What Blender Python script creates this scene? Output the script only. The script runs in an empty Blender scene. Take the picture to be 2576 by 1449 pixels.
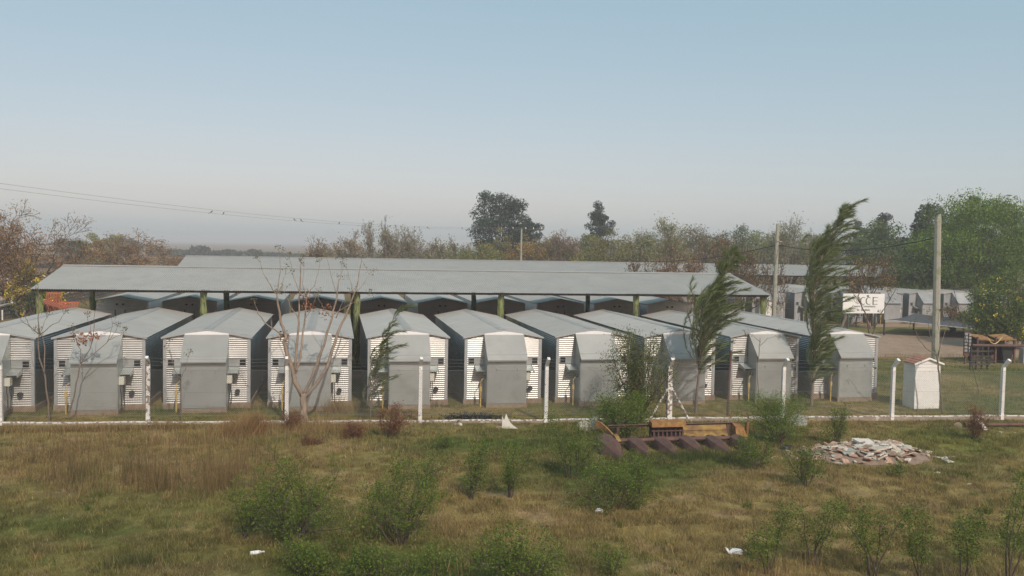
import bpy, math, random
import numpy as np
from mathutils import Matrix, Vector

# ------------------------------------------------------------------ camera, sky, sun, exposure
scene = bpy.context.scene
COL = scene.collection
CAM_H = 6.0
_F = 890.0 / 1024.0 * 2576.0          # focal length in units of a 2576 px wide picture
_CX, _CY = 1288.0, 724.5


def _norm(v):
    return v / np.linalg.norm(v)


_v1 = _norm(np.array([(843.6 - _CX) / _F, -(610 - _CY) / _F, -1.0]))
_d = np.array([1, -math.tan(math.radians(1.07)), 0.0])
_up = _norm(np.cross(_d, _v1))
if _up[1] < 0:
    _up = -_up
CAM_R = np.array([np.cross(_v1, _up), _v1, _up])     # camera axes to world axes
CAM_C = np.array([0.0, 0.0, CAM_H])


def at(px, py, Y):
    """Point of the depth plane y = Y (surveyed from the 2576 px picture)."""
    d = CAM_R @ np.array([(px - _CX) / _F, -(py - _CY) / _F, -1.0])
    return CAM_C + d * (Y / d[1])


def gnd(px, py, z=0.0):
    d = CAM_R @ np.array([(px - _CX) / _F, -(py - _CY) / _F, -1.0])
    return CAM_C + d * ((z - CAM_H) / d[2])


cam_data = bpy.data.cameras.new('camera')
cam = bpy.data.objects.new('camera', cam_data)
COL.objects.link(cam)
cam_data.sensor_width = 36.0
cam_data.lens = 890.0 / 1024.0 * 36.0
cam_data.clip_start = 0.1
cam_data.clip_end = 20000.0
M = Matrix(CAM_R.tolist()).to_4x4()
M.translation = Vector(CAM_C.tolist())
cam.matrix_world = M
scene.camera = cam

SUN_DIR = _norm(np.array([0.16, -0.78, 0.66]))        # towards the sun
sun_el = math.asin(SUN_DIR[2])
sun_az = math.atan2(SUN_DIR[0], SUN_DIR[1])           # clockwise from +Y

world = bpy.data.worlds.new('World')
scene.world = world
world.use_nodes = True
wn = world.node_tree
for n in list(wn.nodes):
    wn.nodes.remove(n)
sky = wn.nodes.new('ShaderNodeTexSky')
sky.sky_type = 'NISHITA'
sky.sun_disc = False
sky.sun_elevation = sun_el
sky.sun_rotation = sun_az
sky.altitude = 300
sky.air_density = 1.0
sky.dust_density = 2.0
sky.ozone_density = 1.0
bg = wn.nodes.new('ShaderNodeBackground')
bg.inputs['Strength'].default_value = 0.12
veil = wn.nodes.new('ShaderNodeVectorMath')            # even smoky veil over the whole clear sky
veil.operation = 'MULTIPLY_ADD'
veil.inputs[1].default_value = (0.84, 0.46, 0.38)
veil.inputs[2].default_value = (0.158 / 0.12, 0.342 / 0.12, 0.400 / 0.12)
wo = wn.nodes.new('ShaderNodeOutputWorld')
wn.links.new(sky.outputs[0], veil.inputs[0])
wn.links.new(veil.outputs[0], bg.inputs[0])
wn.links.new(bg.outputs[0], wo.inputs[0])

sl = bpy.data.lights.new('sun', 'SUN')
sl.energy = 2.9
sl.angle = math.radians(0.6)
sl.color = (1.0, 0.93, 0.82)
sun = bpy.data.objects.new('sun', sl)
COL.objects.link(sun)
sun.rotation_euler = Vector((-SUN_DIR).tolist()).to_track_quat('-Z', 'Y').to_euler()
sun.location = (0, 0, 60)

scene.view_settings.view_transform = 'Standard'
scene.view_settings.look = 'None'
scene.view_settings.exposure = 0.0
scene.view_settings.gamma = 1.0
scene.view_settings.use_curve_mapping = False
scene.cycles.max_bounces = 6
scene.cycles.transparent_max_bounces = 8
scene.cycles.volume_bounces = 0
scene.cycles.use_denoising = True

rng0 = np.random.default_rng(7)


# ------------------------------------------------------------------ helpers: objects
def tag(o, label=None, cat=None, group=None, kind=None):
    if label:
        o['label'] = label
    if cat:
        o['category'] = cat
    if group:
        o['group'] = group
    if kind:
        o['kind'] = kind
    return o


def empty(name, loc=(0, 0, 0), rz=0.0):
    o = bpy.data.objects.new(name, None)
    o.empty_display_size = 0.3
    COL.objects.link(o)
    o.location = [float(c) for c in loc]
    o.rotation_euler = (0, 0, rz)
    return o


def copy_tree(o, parent=None):
    c = o.copy()
    COL.objects.link(c)
    c.parent = parent
    for ch in o.children:
        copy_tree(ch, c)
    return c


class MB:
    """Collects shapes; build() links them as one mesh object."""

    def __init__(self):
        self.v = []
        self.f = []
        self.smooth = False

    def quad(self, a, b, c, d):
        n = len(self.v)
        self.v += [tuple(a), tuple(b), tuple(c), tuple(d)]
        self.f.append((n, n + 1, n + 2, n + 3))

    def tri(self, a, b, c):
        n = len(self.v)
        self.v += [tuple(a), tuple(b), tuple(c)]
        self.f.append((n, n + 1, n + 2))

    def poly(self, pts):
        n = len(self.v)
        self.v += [tuple(p) for p in pts]
        self.f.append(tuple(range(n, n + len(pts))))

    def box(self, x0, x1, y0, y1, z0, z1):
        n = len(self.v)
        self.v += [(x0, y0, z0), (x1, y0, z0), (x1, y1, z0), (x0, y1, z0),
                   (x0, y0, z1), (x1, y0, z1), (x1, y1, z1), (x0, y1, z1)]
        for q in ((0, 3, 2, 1), (4, 5, 6, 7), (0, 1, 5, 4), (1, 2, 6, 5), (2, 3, 7, 6), (3, 0, 4, 7)):
            self.f.append(tuple(n + i for i in q))
        return self

    def hexa(self, b, t):
        """bottom 4 points (ccw from above) and top 4 points"""
        n = len(self.v)
        self.v += [tuple(p) for p in b] + [tuple(p) for p in t]
        for q in ((0, 3, 2, 1), (4, 5, 6, 7), (0, 1, 5, 4), (1, 2, 6, 5), (2, 3, 7, 6), (3, 0, 4, 7)):
            self.f.append(tuple(n + i for i in q))
        return self

    def slab(self, a, b, c, d, t):
        """plate with corners a b c d and thickness t along its normal (downwards)"""
        A, B, C_, D = [np.array(p, float) for p in (a, b, c, d)]
        nr = _norm(np.cross(B - A, D - A)) * t
        return self.hexa([A - nr, B - nr, C_ - nr, D - nr], [A, B, C_, D])

    def tube(self, pts, rad, n=8, cap=True):
        pts = [np.array(p, float) for p in pts]
        if not hasattr(rad, '__len__'):
            rad = [rad] * len(pts)
        rings = []
        u = None
        for i, p in enumerate(pts):
            t = _norm(pts[min(i + 1, len(pts) - 1)] - pts[max(i - 1, 0)])
            if u is None:
                ref = np.array([0, 0, 1.0]) if abs(t[2]) < 0.9 else np.array([1.0, 0, 0])
                u = _norm(np.cross(t, ref))
            else:
                u = _norm(u - t * np.dot(u, t))
            w = np.cross(t, u)
            base = len(self.v)
            for k in range(n):
                a = 2 * math.pi * k / n
                q = p + rad[i] * (math.cos(a) * u + math.sin(a) * w)
                self.v.append(tuple(q))
            rings.append(base)
        for i in range(len(rings) - 1):
            for k in range(n):
                k2 = (k + 1) % n
                self.f.append((rings[i] + k, rings[i] + k2, rings[i + 1] + k2, rings[i + 1] + k))
        if cap:
            self.f.append(tuple(rings[0] + k for k in reversed(range(n))))
            self.f.append(tuple(rings[-1] + k for k in range(n)))
        return self

    def build(self, name, mat, parent=None, smooth=False):
        me = bpy.data.meshes.new(name)
        me.from_pydata([tuple(float(c) for c in p) for p in self.v], [], self.f)
        me.update()
        if smooth:
            me.polygons.foreach_set('use_smooth', [True] * len(me.polygons))
        me.materials.append(mat)
        o = bpy.data.objects.new(name, me)
        COL.objects.link(o)
        if parent is not None:
            o.parent = parent
        return o


def np_mesh(name, verts, faces, mat, parent=None, colors=None, smooth=False):
    """verts (n,3), faces (m,k) arrays"""
    verts = np.asarray(verts, np.float32)
    faces = np.asarray(faces, np.int32)
    me = bpy.data.meshes.new(name)
    me.vertices.add(len(verts))
    me.vertices.foreach_set('co', verts.ravel())
    m, k = faces.shape
    me.loops.add(m * k)
    me.loops.foreach_set('vertex_index', faces.ravel())
    me.polygons.add(m)
    me.polygons.foreach_set('loop_start', np.arange(0, m * k, k, dtype=np.int32))
    me.polygons.foreach_set('loop_total', np.full(m, k, np.int32))
    if smooth:
        me.polygons.foreach_set('use_smooth', np.ones(m, bool))
    me.update(calc_edges=True)
    if colors is not None:
        ca = me.color_attributes.new('Col', 'FLOAT_COLOR', 'POINT')
        c4 = np.ones((len(verts), 4), np.float32)
        c4[:, :3] = colors
        ca.data.foreach_set('color', c4.ravel())
    me.materials.append(mat)
    o = bpy.data.objects.new(name, me)
    COL.objects.link(o)
    if parent is not None:
        o.parent = parent
    return o


# ------------------------------------------------------------------ helpers: noise in numpy
_perm = np.random.default_rng(3).random((256, 256))


def vnoise(x, y):
    xi = np.floor(x).astype(int)
    yi = np.floor(y).astype(int)
    fx = x - xi
    fy = y - yi
    fx = fx * fx * (3 - 2 * fx)
    fy = fy * fy * (3 - 2 * fy)
    a = _perm[xi % 256, yi % 256]
    b = _perm[(xi + 1) % 256, yi % 256]
    c = _perm[xi % 256, (yi + 1) % 256]
    d = _perm[(xi + 1) % 256, (yi + 1) % 256]
    return (a * (1 - fx) + b * fx) * (1 - fy) + (c * (1 - fx) + d * fx) * fy


def fbm(x, y, o=4):
    s = 0
    a = 0.5
    for i in range(o):
        s = s + a * vnoise(x * 2 ** i + 17.3 * i, y * 2 ** i - 9.1 * i)
        a *= 0.5
    return s / (1 - 0.5 ** o)


def sstep(a, b, x):
    t = np.clip((x - a) / (b - a), 0, 1)
    return t * t * (3 - 2 * t)


# ------------------------------------------------------------------ materials
def principled(name):
    m = bpy.data.materials.new(name)
    m.use_nodes = True
    nt = m.node_tree
    b = nt.nodes['Principled BSDF']
    return m, nt, b


def N(nt, kind, **kw):
    n = nt.nodes.new(kind)
    for k, v in kw.items():
        setattr(n, k, v)
    return n


def noise_mat(name, c1, c2, scale=4.0, rough=0.8, metallic=0.0, detail=6.0, c3=None, scale3=30.0, f3=(0.62, 0.7),
              bump=0.0, bscale=40.0, rough_var=0.0, stretch=None, spec=0.5, coords='Object', rnd=False):
    m, nt, b = principled(name)
    tc = N(nt, 'ShaderNodeTexCoord')
    src = tc.outputs[coords]
    if stretch:
        mp = N(nt, 'ShaderNodeMapping')
        mp.inputs['Scale'].default_value = stretch
        nt.links.new(src, mp.inputs[0])
        src = mp.outputs[0]
    if rnd:
        oi = N(nt, 'ShaderNodeObjectInfo')
        mm = N(nt, 'ShaderNodeMath', operation='MULTIPLY')
        mm.inputs[1].default_value = 57.0
        nt.links.new(oi.outputs['Random'], mm.inputs[0])
        ad = N(nt, 'ShaderNodeVectorMath', operation='ADD')
        nt.links.new(src, ad.inputs[0])
        nt.links.new(mm.outputs[0], ad.inputs[1])
        src = ad.outputs[0]
    no = N(nt, 'ShaderNodeTexNoise')
    no.inputs['Scale'].default_value = scale
    no.inputs['Detail'].default_value = detail
    no.inputs['Roughness'].default_value = 0.62
    nt.links.new(src, no.inputs['Vector'])
    cr = N(nt, 'ShaderNodeValToRGB')
    cr.color_ramp.elements[0].position = 0.32
    cr.color_ramp.elements[1].position = 0.68
    cr.color_ramp.elements[0].color = (*c1, 1)
    cr.color_ramp.elements[1].color = (*c2, 1)
    nt.links.new(no.outputs['Fac'], cr.inputs[0])
    col = cr.outputs[0]
    if c3 is not None:
        n3 = N(nt, 'ShaderNodeTexNoise')
        n3.inputs['Scale'].default_value = scale3
        n3.inputs['Detail'].default_value = 5.0
        nt.links.new(src, n3.inputs['Vector'])
        r3 = N(nt, 'ShaderNodeValToRGB')
        r3.color_ramp.elements[0].position = f3[0]
        r3.color_ramp.elements[1].position = f3[1]
        r3.color_ramp.elements[0].color = (0, 0, 0, 1)
        r3.color_ramp.elements[1].color = (1, 1, 1, 1)
        nt.links.new(n3.outputs['Fac'], r3.inputs[0])
        mx = N(nt, 'ShaderNodeMix', data_type='RGBA')
        nt.links.new(r3.outputs[0], mx.inputs[0])
        nt.links.new(col, mx.inputs[6])
        mx.inputs[7].default_value = (*c3, 1)
        col = mx.outputs[2]
    if rnd:
        mr0 = N(nt, 'ShaderNodeMapRange')
        mr0.inputs['To Min'].default_value = 0.88
        mr0.inputs['To Max'].default_value = 1.07
        nt.links.new(oi.outputs['Random'], mr0.inputs['Value'])
        vs = N(nt, 'ShaderNodeVectorMath', operation='SCALE')
        nt.links.new(col, vs.inputs[0])
        nt.links.new(mr0.outputs[0], vs.inputs['Scale'])
        col = vs.outputs[0]
    nt.links.new(col, b.inputs['Base Color'])
    b.inputs['Roughness'].default_value = rough
    b.inputs['Metallic'].default_value = metallic
    b.inputs['Specular IOR Level'].default_value = spec
    if rough_var:
        mr = N(nt, 'ShaderNodeMapRange')
        mr.inputs['To Min'].default_value = rough - rough_var
        mr.inputs['To Max'].default_value = rough + rough_var
        nt.links.new(no.outputs['Fac'], mr.inputs['Value'])
        nt.links.new(mr.outputs[0], b.inputs['Roughness'])
    if bump:
        nb = N(nt, 'ShaderNodeTexNoise')
        nb.inputs['Scale'].default_value = bscale
        nb.inputs['Detail'].default_value = 4.0
        nt.links.new(src, nb.inputs['Vector'])
        bp = N(nt, 'ShaderNodeBump')
        bp.inputs['Strength'].default_value = bump
        bp.inputs['Distance'].default_value = 0.02
        nt.links.new(nb.outputs['Fac'], bp.inputs['Height'])
        nt.links.new(bp.outputs[0], b.inputs['Normal'])
    return m


def leaf_mat(name, transl=0.3, rough=0.55, nscale=None):
    m, nt, b = principled(name)
    at_ = N(nt, 'ShaderNodeAttribute', attribute_name='Col')
    nt.links.new(at_.outputs['Color'], b.inputs['Base Color'])
    b.inputs['Roughness'].default_value = rough
    b.inputs['Specular IOR Level'].default_value = 0.25
    out = nt.nodes['Material Output']
    if transl > 0:
        tr = N(nt, 'ShaderNodeBsdfTranslucent')
        nt.links.new(at_.outputs['Color'], tr.inputs['Color'])
        mx = N(nt, 'ShaderNodeMixShader')
        mx.inputs[0].default_value = transl
        nt.links.new(b.outputs[0], mx.inputs[1])
        nt.links.new(tr.outputs[0], mx.inputs[2])
        nt.links.new(mx.outputs[0], out.inputs['Surface'])
    return m


MAT = {}
MAT['leaf'] = leaf_mat('leaf', 0.3)
MAT['grass'] = leaf_mat('grass_blades', 0.25, 0.7)
MAT['petal'] = noise_mat('petal_yellow', (0.62, 0.43, 0.02), (0.75, 0.56, 0.04), 9.0, 0.6)
MAT['bark'] = noise_mat('bark_grey_brown', (0.13, 0.095, 0.07), (0.25, 0.195, 0.15), 6.0, 0.9, bump=0.6, bscale=30, stretch=(3, 3, 0.6))
MAT['bark_pale'] = noise_mat('bark_pale', (0.20, 0.15, 0.11), (0.36, 0.28, 0.21), 5.0, 0.9, c3=(0.5, 0.36, 0.2), scale3=3, f3=(0.66, 0.72), bump=0.5, bscale=30, stretch=(3, 3, 0.6))
MAT['bark_dark'] = noise_mat('bark_dark', (0.055, 0.042, 0.032), (0.12, 0.09, 0.065), 6.0, 0.9)
MAT['galv'] = noise_mat('galvanised_bright', (0.48, 0.47, 0.445), (0.60, 0.59, 0.56), 1.3, 0.46, 1.0, rough_var=0.04, rnd=True)
MAT['galv_side'] = noise_mat('galvanised_side', (0.45, 0.455, 0.44), (0.56, 0.565, 0.55), 1.1, 0.36, 1.0, rough_var=0.05, rnd=True)
MAT['galv_flat'] = noise_mat('galvanised_flat', (0.41, 0.435, 0.42), (0.48, 0.505, 0.49), 0.9, 0.46, 0.7, c3=(0.35, 0.36, 0.335), scale3=2.2, f3=(0.52, 0.85), rough_var=0.06, bump=0.08, bscale=2.5, rnd=True)
MAT['galv_hood'] = noise_mat('galvanised_hood', (0.38, 0.37, 0.34), (0.44, 0.43, 0.395), 0.9, 0.5, 0.55, c3=(0.38, 0.37, 0.33), scale3=2.5, f3=(0.52, 0.85), rough_var=0.05, bump=0.06, bscale=2.5, rnd=True)
MAT['galv_roof'] = noise_mat('galvanised_roof', (0.44, 0.408, 0.365), (0.50, 0.465, 0.415), 0.55, 0.5, 0.35, c3=(0.415, 0.38, 0.335), scale3=1.6, f3=(0.5, 0.8), rough_var=0.05, rnd=True)
MAT['galv_dull'] = noise_mat('galvanised_dull', (0.30, 0.31, 0.31), (0.42, 0.43, 0.42), 1.0, 0.6, 0.6, rough_var=0.05, rnd=True)
MAT['trim'] = noise_mat('metal_trim', (0.42, 0.44, 0.44), (0.52, 0.54, 0.54), 3.0, 0.5, 0.7)
MAT['flashing'] = noise_mat('sun_glare_flashing', (0.74, 0.75, 0.74), (0.82, 0.82, 0.81), 3.0, 0.4, 0.0)  # sun glare on the tilted metal strip, put into a white colour
MAT['dark'] = noise_mat('dark_opening', (0.010, 0.011, 0.012), (0.02, 0.021, 0.022), 3.0, 0.35)
MAT['brick'] = noise_mat('brick_plinth', (0.21, 0.145, 0.10), (0.30, 0.215, 0.15), 5.0, 0.9, c3=(0.24, 0.21, 0.15), scale3=5, f3=(0.45, 0.6))
MAT['beige'] = noise_mat('beige_box', (0.52, 0.51, 0.42), (0.60, 0.59, 0.50), 4.0, 0.5)
MAT['gaspipe'] = noise_mat('yellow_pipe', (0.50, 0.36, 0.10), (0.60, 0.45, 0.16), 6.0, 0.5, c3=(0.35, 0.16, 0.06), scale3=7)
MAT['black'] = noise_mat('black_rubber', (0.012, 0.012, 0.012), (0.03, 0.03, 0.03), 6.0, 0.6)
MAT['wood_green'] = noise_mat('green_timber', (0.12, 0.155, 0.045), (0.235, 0.27, 0.10), 3.0, 0.85, c3=(0.06, 0.06, 0.035), scale3=5, f3=(0.52, 0.62), bump=0.5, bscale=20, stretch=(4, 4, 0.7))
MAT['wood_dark'] = noise_mat('dark_timber', (0.03, 0.025, 0.02), (0.07, 0.055, 0.04), 4.0, 0.9)
MAT['white'] = noise_mat('whitewash', (0.68, 0.67, 0.63), (0.80, 0.79, 0.75), 4.0, 0.85, c3=(0.33, 0.29, 0.24), scale3=11, f3=(0.60, 0.70), bump=0.3, bscale=25)
MAT['white_worn'] = noise_mat('whitewash_worn', (0.62, 0.60, 0.56), (0.76, 0.74, 0.70), 4.0, 0.9, c3=(0.24, 0.19, 0.15), scale3=9, f3=(0.50, 0.56), bump=0.4, bscale=25)
MAT['white_wall'] = noise_mat('white_brickwork', (0.70, 0.69, 0.65), (0.80, 0.79, 0.75), 3.0, 0.85, c3=(0.55, 0.51, 0.45), scale3=6, f3=(0.62, 0.75), bump=0.3, bscale=30)
MAT['kerb'] = noise_mat('kerb_concrete', (0.24, 0.19, 0.14), (0.36, 0.30, 0.23), 3.0, 0.95, c3=(0.50, 0.47, 0.42), scale3=4, f3=(0.6, 0.7))
MAT['tile'] = noise_mat('roof_tile', (0.28, 0.13, 0.085), (0.40, 0.20, 0.13), 8.0, 0.85, c3=(0.34, 0.28, 0.23), scale3=10)
MAT['wire'] = noise_mat('fence_wire', (0.26, 0.26, 0.25), (0.36, 0.36, 0.34), 5.0, 0.5, 0.6)
MAT['cable'] = noise_mat('cable_black', (0.02, 0.02, 0.022), (0.04, 0.04, 0.042), 5.0, 0.6)
MAT['concrete'] = noise_mat('pole_concrete', (0.28, 0.27, 0.22), (0.40, 0.385, 0.32), 3.0, 0.9, c3=(0.22, 0.24, 0.15), scale3=3, f3=(0.5, 0.65))
MAT['rust'] = noise_mat('rust_maroon', (0.075, 0.040, 0.033), (0.135, 0.072, 0.058), 3.0, 0.7, c3=(0.16, 0.075, 0.045), scale3=7, f3=(0.55, 0.7), bump=0.15, bscale=20)
MAT['rust_orange'] = noise_mat('rust_orange', (0.19, 0.085, 0.034), (0.30, 0.145, 0.05), 4.0, 0.85, c3=(0.33, 0.20, 0.05), scale3=5, f3=(0.5, 0.62))
MAT['old_yellow'] = noise_mat('faded_yellow_paint', (0.25, 0.155, 0.028), (0.33, 0.215, 0.042), 2.5, 0.7, c3=(0.15, 0.075, 0.03), scale3=4, f3=(0.44, 0.62))
MAT['red_paint'] = noise_mat('red_paint', (0.42, 0.105, 0.055), (0.52, 0.15, 0.08), 4.0, 0.7, c3=(0.2, 0.08, 0.05), scale3=8)
MAT['stone_wall'] = noise_mat('stone_wall', (0.11, 0.10, 0.09), (0.22, 0.20, 0.175), 3.0, 0.95, c3=(0.07, 0.065, 0.06), scale3=6, f3=(0.5, 0.6), bump=0.6, bscale=10)
MAT['stone_cap'] = noise_mat('stone_cap', (0.36, 0.35, 0.32), (0.46, 0.45, 0.41), 2.0, 0.95)
MAT['tarp'] = noise_mat('dark_tarp', (0.05, 0.052, 0.056), (0.085, 0.086, 0.09), 1.0, 0.8, bump=0.5, bscale=2)
MAT['signwhite'] = noise_mat('sign_white', (0.76, 0.76, 0.72), (0.82, 0.82, 0.78), 2.0, 0.5)
MAT['signink'] = noise_mat('sign_ink', (0.045, 0.042, 0.035), (0.07, 0.065, 0.055), 2.0, 0.5)
MAT['signtan'] = noise_mat('sign_tan', (0.66, 0.55, 0.42), (0.72, 0.60, 0.47), 2.0, 0.5)
MAT['post_green'] = noise_mat('green_steel', (0.035, 0.06, 0.04), (0.05, 0.08, 0.055), 3.0, 0.6)
MAT['plastic'] = noise_mat('white_plastic', (0.70, 0.71, 0.70), (0.80, 0.80, 0.79), 6.0, 0.4)
SLABM = [noise_mat('slab_cream', (0.44, 0.38, 0.30), (0.58, 0.52, 0.42), 5.0, 0.9, c3=(0.34, 0.27, 0.2), scale3=8),
         noise_mat('slab_salmon', (0.36, 0.22, 0.155), (0.46, 0.30, 0.22), 5.0, 0.9, c3=(0.42, 0.35, 0.28), scale3=6),
         noise_mat('slab_pale', (0.52, 0.49, 0.43), (0.64, 0.61, 0.54), 5.0, 0.9, c3=(0.4, 0.33, 0.25), scale3=7),
         noise_mat('slab_grey', (0.26, 0.28, 0.25), (0.36, 0.37, 0.33), 5.0, 0.9),
         noise_mat('slab_brown', (0.20, 0.145, 0.105), (0.29, 0.21, 0.16), 5.0, 0.9)]


# ------------------------------------------------------------------ ground
FENCE_A, FENCE_B = 29.87, -0.0755


def fence_y(x):
    return FENCE_A + FENCE_B * x


def blob(x, y, cx, cy, rx, ry):
    return np.exp(-(((x - cx) / rx) ** 2 + ((y - cy) / ry) ** 2))


def greenness(x, y):
    n = fbm(x * 0.35 + 5, y * 0.5, 4)
    g = 0.15 + 1.7 * (n - 0.47)
    g = g + 0.62 * blob(x, y, -4.5, 18.0, 3.2, 3.6) + 0.5 * blob(x, y, -8, 21, 4, 3)
    g = g + 0.5 * blob(x, y, -0.5, 17.0, 2.5, 2.5) + 0.45 * blob(x, y, 2.5, 16.0, 3.0, 2.2)
    g = g + 0.55 * blob(x, y, 4.0, 26.5, 3.5, 2.2) + 0.6 * blob(x, y, 7.0, 22.5, 2.0, 2.5)
    g = g + 0.7 * blob(x, y, 9.5, 23.2, 3.5, 1.0) + 0.6 * blob(x, y, 19.5, 25.0, 3.0, 2.0)
    g = g - 0.45 * blob(x, y, 9.0, 19.0, 3.5, 2.6) - 0.35 * blob(x, y, 2.0, 22.5, 3.0, 2.0)
    g = g - 0.5 * blob(x, y, -6.0, 26.0, 5.0, 3.0) - 0.3 * blob(x, y, 14.0, 18.5, 4, 3)
    beh = sstep(0.0, 0.6, y - fence_y(x))
    g = g + beh * (0.35 * sstep(1.0, 2.6, y - fence_y(x)) - 0.05) + beh * 0.12 * sstep(19, 23, x)
    g = g - 0.25 * sstep(38, 44, y) * sstep(23, 26, x)
    return np.clip(g, 0, 1)


DRY = np.array([0.298, 0.232, 0.086])
DRY2 = np.array([0.172, 0.124, 0.044])
GRN = np.array([0.088, 0.108, 0.024])
YGR = np.array([0.190, 0.185, 0.045])
SOIL = np.array([0.285, 0.195, 0.105])


def ground_color(x, y):
    g = greenness(x, y)[:, None]
    t = fbm(x * 1.3 + 40, y * 1.3 + 3, 3)[:, None]
    dry = DRY * t + DRY2 * (1 - t)
    ws = sstep(.56, .70, t)
    dry = dry * (1 - ws * .75) + SOIL * ws * .75
    c = dry * (1 - g) + GRN * g
    yg = (0.75 * blob(x, y, 19.8, 24.6, 2.6, 1.7) + 0.35 * blob(x, y, -3.2, 20.5, 1.5, .8))[:, None]
    c = c * (1 - yg) + YGR * yg
    v = fbm(x * 4.5, y * 4.5, 3)[:, None]
    c = c * (0.45 + 1.1 * v)
    # bare earth far behind and distant fields
    far = sstep(60, 120, y)[:, None]
    fcol = np.array([0.20, 0.135, 0.075]) * (0.7 + 0.6 * fbm(x * 0.03, y * 0.05, 3))[:, None]
    return c * (1 - far) + fcol * far


def ground_z(x, y):
    near = sstep(30.5, 28.0, y - FENCE_B * x) * sstep(60, 40, np.abs(x))
    z = (fbm(x * 0.8, y * 0.8, 4) - 0.5) * 0.10 + (fbm(x * 3.1, y * 3.1, 2) - 0.5) * 0.035
    return z * near


def axis(fine0, fine1, step, lo, hi, grow):
    a = list(np.arange(fine0, fine1, step))
    s = step
    p = a[-1]
    while p < hi:
        s *= grow
        p += s
        a.append(p)
    s = step
    p = a[0]
    b = []
    while p > lo:
        s *= grow
        p -= s
        b.append(p)
    return np.array(b[::-1] + a)


gx = axis(-12, 27, 0.13, -4000, 4000, 1.16)
gy = axis(11, 33, 0.13, -300, 6000, 1.14)
XX, YY = np.meshgrid(gx, gy)
fx_, fy_ = XX.ravel(), YY.ravel()
gv = np.stack([fx_, fy_, ground_z(fx_, fy_)], 1)
nx, ny = len(gx), len(gy)
ii = np.arange(nx * ny).reshape(ny, nx)
gf = np.stack([ii[:-1, :-1].ravel(), ii[:-1, 1:].ravel(), ii[1:, 1:].ravel(), ii[1:, :-1].ravel()], 1)


def ground_material():
    m, nt, b = principled('ground')
    at_ = N(nt, 'ShaderNodeAttribute', attribute_name='Col')
    tc = N(nt, 'ShaderNodeTexCoord')
    no = N(nt, 'ShaderNodeTexNoise')
    no.inputs['Scale'].default_value = 11.0
    no.inputs['Detail'].default_value = 8.0
    no.inputs['Roughness'].default_value = 0.75
    nt.links.new(tc.outputs['Object'], no.inputs['Vector'])
    mr = N(nt, 'ShaderNodeMapRange')
    mr.inputs['From Min'].default_value = 0.25
    mr.inputs['From Max'].default_value = 0.75
    mr.inputs['To Min'].default_value = 0.55
    mr.inputs['To Max'].default_value = 1.45
    nt.links.new(no.outputs['Fac'], mr.inputs['Value'])
    vm = N(nt, 'ShaderNodeVectorMath', operation='SCALE')
    nt.links.new(at_.outputs['Color'], vm.inputs[0])
    nt.links.new(mr.outputs[0], vm.inputs['Scale'])
    nt.links.new(vm.outputs[0], b.inputs['Base Color'])
    b.inputs['Roughness'].default_value = 0.95
    b.inputs['Specular IOR Level'].default_value = 0.1
    bp = N(nt, 'ShaderNodeBump')
    bp.inputs['Strength'].default_value = 0.7
    bp.inputs['Distance'].default_value = 0.05
    nt.links.new(no.outputs['Fac'], bp.inputs['Height'])
    nt.links.new(bp.outputs[0], b.inputs['Normal'])
    return m


ground = np_mesh('ground', gv, gf, ground_material(), colors=ground_color(fx_, fy_), smooth=True)
tag(ground, 'rough ground of dry and green grass running back to the fields', 'ground', kind='structure')


def sheet(name, outline, z, mat, label):
    m = MB()
    m.poly([(p[0], p[1], z) for p in outline])
    o = m.build(name, mat)
    return tag(o, label, 'road', kind='structure')


MAT['dirt'] = noise_mat('dirt_road', (0.27, 0.18, 0.115), (0.36, 0.25, 0.165), 0.7, 0.95, c3=(0.20, 0.14, 0.085), scale3=2.5, f3=(0.52, 0.7), bump=0.3, bscale=6)
r_ = random.Random(5)


def wobble(pts, amp, n=10):
    out = []
    for i in range(len(pts)):
        a, b = np.array(pts[i]), np.array(pts[(i + 1) % len(pts)])
        for k in range(n):
            t = k / n
            out.append(tuple(a + (b - a) * t + np.array([r_.uniform(-amp, amp), r_.uniform(-amp, amp)])))
    return out


sheet('dirt_road', wobble([(26.5, 46.2), (40, 45.2), (75, 45.0), (75, 58.5), (46, 59.3), (38, 59.5), (24.5, 62.8), (24.5, 50)], 0.35), 0.012,
      MAT['dirt'], 'bare brown dirt yard between the rows of sheds')
sheet('dirt_lane', wobble([(-14, 63.2), (24, 63.2), (40, 64.5), (70, 64.8), (70, 67.0), (-14, 67.0)], 0.2), 0.012,
      MAT['dirt'], 'brown dirt lane running behind the second row of sheds')
m_ = MB()
m_.poly([(-60, 62, 0.012), (-24.6, 62, 0.012), (-24.2, 108, 0.012), (-22.0, 150, 0.012), (-70, 150, 0.012)])
tag(m_.build('bare_field', MAT['dirt']), 'reddish bare field beyond the stone boundary wall', 'field', kind='structure')


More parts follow.
